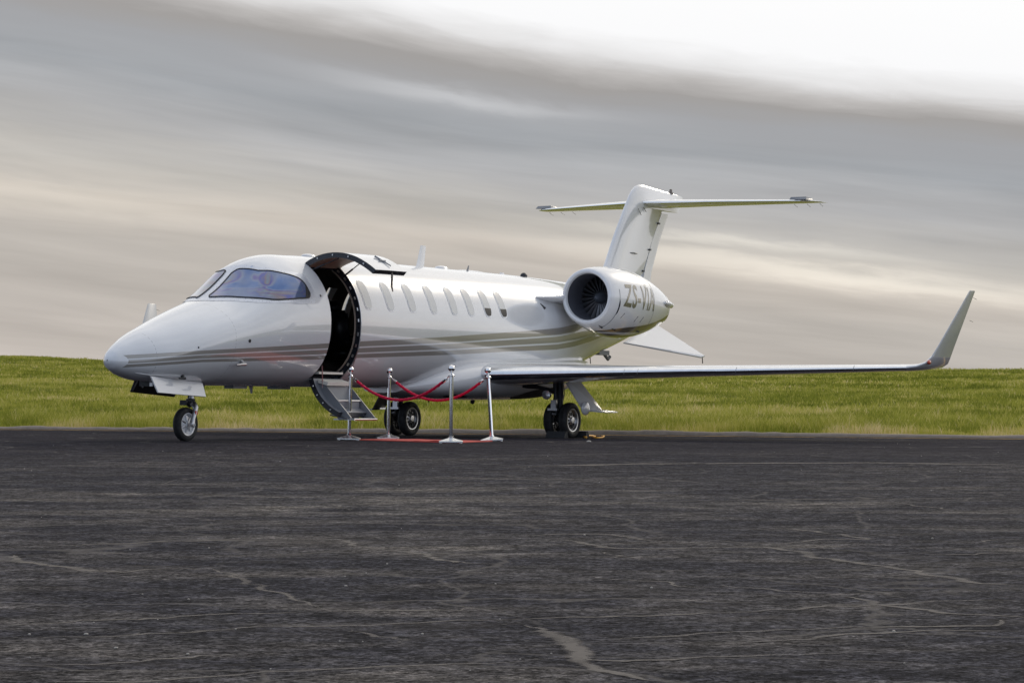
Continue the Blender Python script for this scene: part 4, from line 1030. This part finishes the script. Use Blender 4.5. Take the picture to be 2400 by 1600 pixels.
# nose gear
ng = MB(); ng.tube([J(1.93, 0, .95), J(1.92, 0, .58)], .038, 14); ng.tube([J(1.92, 0, .60), J(1.91, 0, .50)], .048, 14)
nose = ng.build('nose_gear_strut', M['alu_rough'], jet)
NW = J(1.80, 0, .228); wheel(nose, NW, .229, .125, .150, 1, M['white'], 8, False)
hb_ = MB(); hb_.lathe(NW, (0, -1, 0), [(.02, .05), (.045, .036), (.05, .0)], 20); hb_.build('wheel_hub', M['dark'], nose)
for k_ in range(7):
    a = 2*pi*k_/7; bl = MB(); bl.tube([NW+Vector((math.cos(a)*.03, -.035, math.sin(a)*.03)), NW+Vector((math.cos(a)*.12, -.020, math.sin(a)*.12))], [.012, .008], 6); bl.build('rim_rib', M['alu_rough'], nose)
fk = MB(); fk.tube([J(1.91, 0, .515), J(1.90, .06, .50), J(1.885, .105, .455), J(1.865, .112, .40), J(1.82, .112, .30), J(1.80, .112, .228)], [.045, .045, .04, .034, .032, .04], 12); fk.lathe(J(1.80, .09, .228), (0, -1, 0), [(0, .042), (.05, .042), (.055, .034), (.04, .022), (.04, 0)], 20)
fk.build('fork_arm', M['alu_rough'], nose)
rd = MB(); rd.box(J(1.857, .138, .385), (.05, .012, .05)); rd.build('red_placard', M['red'], nose, smooth=False)
cl = MB(); cl.lathe(J(1.91, 0, .52), (0, 0, 1), [(0, .06), (.05, .065), (.06, .04)], 16); cl.box(J(1.80, .0, .52), (.12, .11, .07)); cl.tube([J(1.83, .07, .52), J(1.78, .07, .48)], .035, 10); cl.tube([J(1.79, .06, .53), J(1.785, .06, .66)], .01, 6); cl.build('steering_collar', M['dark'], nose)
# nose bay doors
def plate(name, a, m, parent, th=.02, bevel=True):
    a = [Vector(p) for p in a]; nrm = (a[1]-a[0]).cross(a[2]-a[0]).normalized()*th/2
    k = MB(); k.hexa([p-nrm for p in a], [p+nrm for p in a]); return k.build(name, m, parent, smooth=False)
for side in (1, -1):
    # doors hang nearly vertically from each edge of the bay
    if side > 0:
        d1 = plate('nose_gear_door', [J(.66, .28, .86), J(.70, .37, .65), J(1.75, .37, .60), J(1.76, .30, .785)], M['white'], jet, .018)
        plate('door_return', [J(.66, .275, .862), J(1.76, .292, .79), J(1.70, .16, .86), J(.75, .16, .87)], M['white'], d1, .012)
    else:
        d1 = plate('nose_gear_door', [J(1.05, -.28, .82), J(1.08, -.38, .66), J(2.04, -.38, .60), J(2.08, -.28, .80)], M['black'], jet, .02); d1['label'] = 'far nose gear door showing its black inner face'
        pf = MB(); pf.tube([J(1.08, -.26, .81), J(1.10, -.36, .68)], .012, 6); pf.build('door_edge_seal', M['alu_rough'], d1)
        pf = MB(); pf.sphere((0, 0, 0), .02, 6); pf.v = [(v[0]+1.25, v[1]+.31, v[2]+.73) for v in pf.v]; pf.build('door_bolt', M['bolt'], d1)
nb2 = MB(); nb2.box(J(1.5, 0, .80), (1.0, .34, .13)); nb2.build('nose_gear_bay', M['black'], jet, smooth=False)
ll = MB(); ll.box(J(1.0, .05, .76), (.06, .05, .05)); ll.build('bay_bracket', M['alu_rough'], jet, smooth=False)
# main gear
for side in (1, -1):
    GY = 1.50; gx_ = 9.72
    st = MB(); st.tube([J(9.62, side*(GY-.0), 1.02), J(9.64, side*GY, .62)], .062, 16); st.tube([J(9.64, side*GY, .62), J(9.66, side*GY, .42)], .05, 14)
    mg = st.build('main_gear_strut', M['dark'], jet)
    for dy in (-.135, .135):
        c = J(gx_, side*(GY+dy), .280); wheel(mg, c, .281, .150, .178, side if dy*1 > 0 else -side, M['alu_rough'], 10)
    tr_ = MB(); tr_.tube([J(9.66, side*GY, .46), J(9.60, side*GY, .38), J(gx_, side*GY, .28)], [.05, .055, .06], 12); tr_.tube([J(gx_, side*(GY-.14), .28), J(gx_, side*(GY+.14), .28)], .035, 12); tr_.build('trailing_link', M['dark'], mg)
    sh = MB(); sh.tube([J(9.50, side*(GY-.02), .92), J(9.50, side*GY, .60)], .032, 10); sh.tube([J(9.50, side*GY, .60), J(9.52, side*GY, .40)], .022, 10); sh.tube([J(9.58, side*(GY-.05), .80), J(9.55, side*(GY-.07), .55), J(9.60, side*(GY-.08), .42), J(9.62, side*(GY-.05), .30)], .012, 6); sh.tube([J(9.54, side*(GY+.04), .82), J(9.50, side*(GY+.05), .60), J(9.58, side*(GY+.06), .36)], .010, 6); sh.build('shock_strut', M['dark'], mg)
    bs = MB(); bs.box(J(9.48, side*(GY-.02), .52), (.05, .09, .16)); bs.box(J(9.45, side*(GY-.02), .45), (.05, .17, .035)); bs.tube([J(9.44, side*(GY-.03), .38), J(9.46, side*(GY+.03), .37)], .018, 8); bs.build('brake_fittings', M['alu_rough'], mg, smooth=False)
    sd = MB(); sd.tube([J(9.55, side*(GY-.03), .74), J(9.45, side*(GY-.28), .80), J(9.4, side*(GY-.48), .83), J(9.35, side*(GY-.75), .86)], [.03, .032, .05, .035], 10); sd.build('side_brace', M['dark'], mg)
    lb = MB(); lb.lathe(J(9.42, side*(GY-.10), .68), (-1, 0, 0), [(-.06, .02), (-.03, .055), (.03, .075), (.06, .072), (.065, .0)], 18); lb.build('taxi_light', M['alu'], mg)
    hz2 = MB(); hz2.tube([J(9.70, side*(GY+.02), .95), J(9.74, side*(GY+.03), .7), J(9.70, side*(GY+.0), .50), J(9.76, side*(GY-.02), .40)], .008, 6); hz2.build('hydraulic_hose', M['brown'], mg)
    # leg door outboard and its lower flap
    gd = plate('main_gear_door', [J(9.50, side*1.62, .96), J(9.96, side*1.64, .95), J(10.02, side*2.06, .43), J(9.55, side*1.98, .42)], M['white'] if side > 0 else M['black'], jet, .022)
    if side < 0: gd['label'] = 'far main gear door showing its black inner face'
    fl = MB(); fl.hexa([J(9.72, side*1.94, .425), J(9.72, side*2.30, .40), J(10.06, side*2.34, .405), J(10.04, side*1.98, .43)], [J(9.74, side*1.95, .455), J(9.74, side*2.26, .42), J(10.05, side*2.30, .425), J(10.03, side*1.99, .46)]); fl.build('door_flap', M['white'], gd, angle=30)
    if side > 0: bl_ = MB(); bl_.sphere((0, 0, 0), 1, 8, sc=(.13, .045, .11)); bl_.v = [(v[0]+9.62, v[1]-side*1.97, v[2]+.47) for v in bl_.v]; bl_.build('door_blister', M['white'], gd)

# ================================================================ things around the jet
def frame_at(o, p, rz=0): o.location = p; o.rotation_euler.z = rz
# wheel chocks at the near main gear, joined by an orange cord
JW = jet.matrix_world.copy()
def jw(x, y, z=0): p = JW @ J(x, y, 0); return Vector((p.x, p.y, gz(p.x, p.y)+z))
for (x, lab) in ((9.36, 'black rubber chock in front of the near main wheels'), (10.08, 'black rubber chock behind the near main wheels')):
    k = MB(); s_ = 1 if x < 9.7 else -1
    k.hexa([(-.07, -.17, 0), (-.07, .17, 0), (.07, .17, 0), (.07, -.17, 0)], [(-.01 if s_ > 0 else -.04, -.17, .105), (-.01 if s_ > 0 else -.04, .17, .105), (.04 if s_ > 0 else .01, .17, .105), (.04 if s_ > 0 else .01, -.17, .105)])
    o = k.build('wheel_chock', M['chock'], None, smooth=False); frame_at(o, jw(x, 1.60), math.atan2(Avec.y, Avec.x)); tag(o, lab, 'wheel chock', 'chocks at the near main gear')
pts = []
for i in range(60):
    t = i/59; q_ = px(1362+55*t+7*math.sin(t*17), 1024.5+2.0*math.sin(t*11)); pts.append(Vector((q_.x, q_.y, q_.z+.014+.006*math.sin(t*23))))
k = MB(); k.tube(pts, .012, 6); tag(k.build('chock_cord', M['orange']), 'bright orange cord lying loose beside the rear wheel chock', 'cord')
# carpet
SP = [px(818, 1031), px(910, 1029), px(1057, 1038), px(1153, 1034)]
c1, c2, c3, c4 = SP[0].lerp(SP[2], .02), SP[1].lerp(SP[3], .0), SP[3].lerp(SP[1], -.03), SP[2].lerp(SP[0], -.02)
c1, c4 = c1.lerp(c2, .06), c4.lerp(c3, .06); c2, c3 = c2.lerp(c1, .06), c3.lerp(c4, .06)
cvs = []; cfs = []; nU, nV = 40, 12
for i in range(nU+1):
    for j in range(nV+1):
        a = c1.lerp(c4, i/nU); b = c2.lerp(c3, i/nU); p = a.lerp(b, j/nV)
        z = gz(p.x, p.y)+.012+.009*max(0, mnoise.noise((p.x*2.5, p.y*2.5, 1)))*(1+2*(1 if j in (0, nV) else 0)); cvs.append((p.x, p.y, z))
for i in range(nU):
    for j in range(nV): a = i*(nV+1)+j; cfs.append((a, a+nV+1, a+nV+2, a+1))
bcount = len(cvs); ring = [i*(nV+1) for i in range(nU+1)]+[nU*(nV+1)+j for j in range(1, nV+1)]+[i*(nV+1)+nV for i in range(nU-1, -1, -1)]+[j for j in range(nV-1, 0, -1)]
for r_i in ring: v = cvs[r_i]; cvs.append((v[0], v[1], gz(v[0], v[1])+.001))
for i in range(len(ring)): j = (i+1) % len(ring); cfs.append((ring[i], ring[j], bcount+j, bcount+i))
tag(obj_from('red_carpet', cvs, cfs, M['carpet'], angle=60), 'strip of red carpet laid on the asphalt between the four posts', 'carpet')
# rope posts
def make_post():
    root = empty('rope_post', '', 'stanchion')
    b = MB(); n = 4
    rp = lambda r, z: [(r*math.cos(pi/4+pi/2*k), r*math.sin(pi/4+pi/2*k), z) for k in range(4)]
    b.add(rp(.225, .012)+rp(.225, .030)+rp(.06, .066)+rp(.04, .075), [(0, 1, 5, 4), (1, 2, 6, 5), (2, 3, 7, 6), (3, 0, 4, 7), (4, 5, 9, 8), (5, 6, 10, 9), (6, 7, 11, 10), (7, 4, 8, 11), (8, 9, 13, 12), (9, 10, 14, 13), (10, 11, 15, 14), (11, 8, 12, 15), (12, 13, 14, 15), (3, 2, 1, 0)])
    for k_ in range(4):
        a = pi/4+pi/2*k_; b.lathe((.19*math.cos(a), .19*math.sin(a), 0), (0, 0, 1), [(0, .018), (.014, .018)], 8)
    b.build('base', M['chromebase'], root, angle=20)
    p = MB(); p.lathe((0, 0, .07), (0, 0, 1), [(0, .034), (.015, .034), (.02, .0255), (.80, .0255), (.83, .0255)], 28); p.build('pole', M['chrome'], root)
    c = MB(); c.lathe((0, 0, .895), (0, 0, 1), [(0, .0255), (.004, .033), (.012, .036), (.02, .036), (.03, .028), (.04, .016), (.055, .012), (.06, .017), (.065, .017), (.072, .012)], 28); c.build('collar', M['chrome'], root)
    h = MB(); h.sphere((0, 0, 1.005), .046, 16); h.build('ball_finial', M['chrome'], root)
    r = MB(); r.lathe((0, 0, .895), (0, 0, 1), [(.008, .036), (.008, .048), (.014, .048), (.014, .036)], 20); r.build('hook_ring', M['chrome'], root)
    return root
M['chromebase'] = simple('worn_chrome_base', (.72, .72, .71), .28, .85, nz=.2, nscale=25)
def copy_tree(o, parent=None):
    c = o.copy(); COL.objects.link(c); c.parent = parent
    for k in k_children[o]:
        d = k.copy(); COL.objects.link(d); d.parent = c
    return c
post = make_post(); k_children = {post: [o for o in COL.objects if o.parent == post]}
labs = ['leftmost chrome rope post standing in front of the folded cabin steps', 'chrome rope post second from the left in front of the far main wheels', 'chrome rope post second from the right standing nearest the camera', 'rightmost chrome rope post leaning to the left under the wing root']
posts = []
for i in range(4):
    o = post if i == 0 else copy_tree(post)
    o.location = SP[i]; o.rotation_euler = (0, R((-1.2, .0, -.3, -3.2)[i]*-1), R((12, 20, 8, 15)[i])*0)
    o.rotation_euler = Vector(((.9, .6, .5, -3.2)[i]*math.pi/180*0, R((1.4, .9, .4, -3.4)[i]), R(0)))
    o['label'] = labs[i]; o['group'] = 'rope posts round the red carpet'; posts.append(o)
bpy.context.view_layer.update()
# velvet ropes
def rope(a, b, sag, lab):
    root = empty('velvet_rope', lab, 'rope', tuple(a), 'ropes between the posts')
    n = 70; pts = []; 
    for i in range(n+1):
        t = i/n; p = a.lerp(b, t); p.z -= sag*4*t*(1-t)*(1+.0*t); pts.append(p-a)
    k = MB(); nn = 12; r0 = .019; lo, hi = 3, n-3
    rp = pts[lo:hi+1]; rings = []
    k2 = MB(); k2.tube(rp, r0, nn)
    # twisted strands: displace the radius in a helix
    core = rp; m_ = len(core)*4; fine_ = []
    for i in range(m_):
        f_ = i/(m_-1)*(len(core)-1); j = min(len(core)-2, int(f_)); fine_.append(core[j].lerp(core[j+1], f_-j))
    k = MB(); k.tube(fine_, r0, nn)
    for i in range(m_):
        for q_ in range(nn):
            v = Vector(k.v[i*nn+q_]); d = v-fine_[i]; ang = 2*pi*q_/nn; f_ = 1+.13*math.cos(3*(ang)-i*.55); k.v[i*nn+q_] = tuple(fine_[i]+d*f_)
    k.build('rope_core', M['rope'], root, angle=180)
    for e, (i0, i1) in enumerate(((1, lo+1), (n-1, hi-1))):
        c = MB(); d0 = pts[i0].lerp(pts[i1], .25); c.tube([d0, d0.lerp(pts[i1], .2), pts[i1]], [.010, .021, .023], 12); c.tube([pts[0 if e == 0 else n], d0], .006, 8); c.build('end_hook', M['chrome'], root)
    return root
def anchor(i, toward):
    p = posts[i].matrix_world @ Vector((0, 0, .905)); d = (toward-p); d.z = 0; return p+d.normalized()*.045
T = [posts[i].matrix_world @ Vector((0, 0, .905)) for i in range(4)]
rope(anchor(0, T[2]), anchor(2, T[0]), .33, 'red velvet rope sagging from the leftmost post across to the nearest post')
rope(anchor(1, T[3]), anchor(3, T[1]), .33, 'red velvet rope sagging from the second post across to the rightmost leaning post')
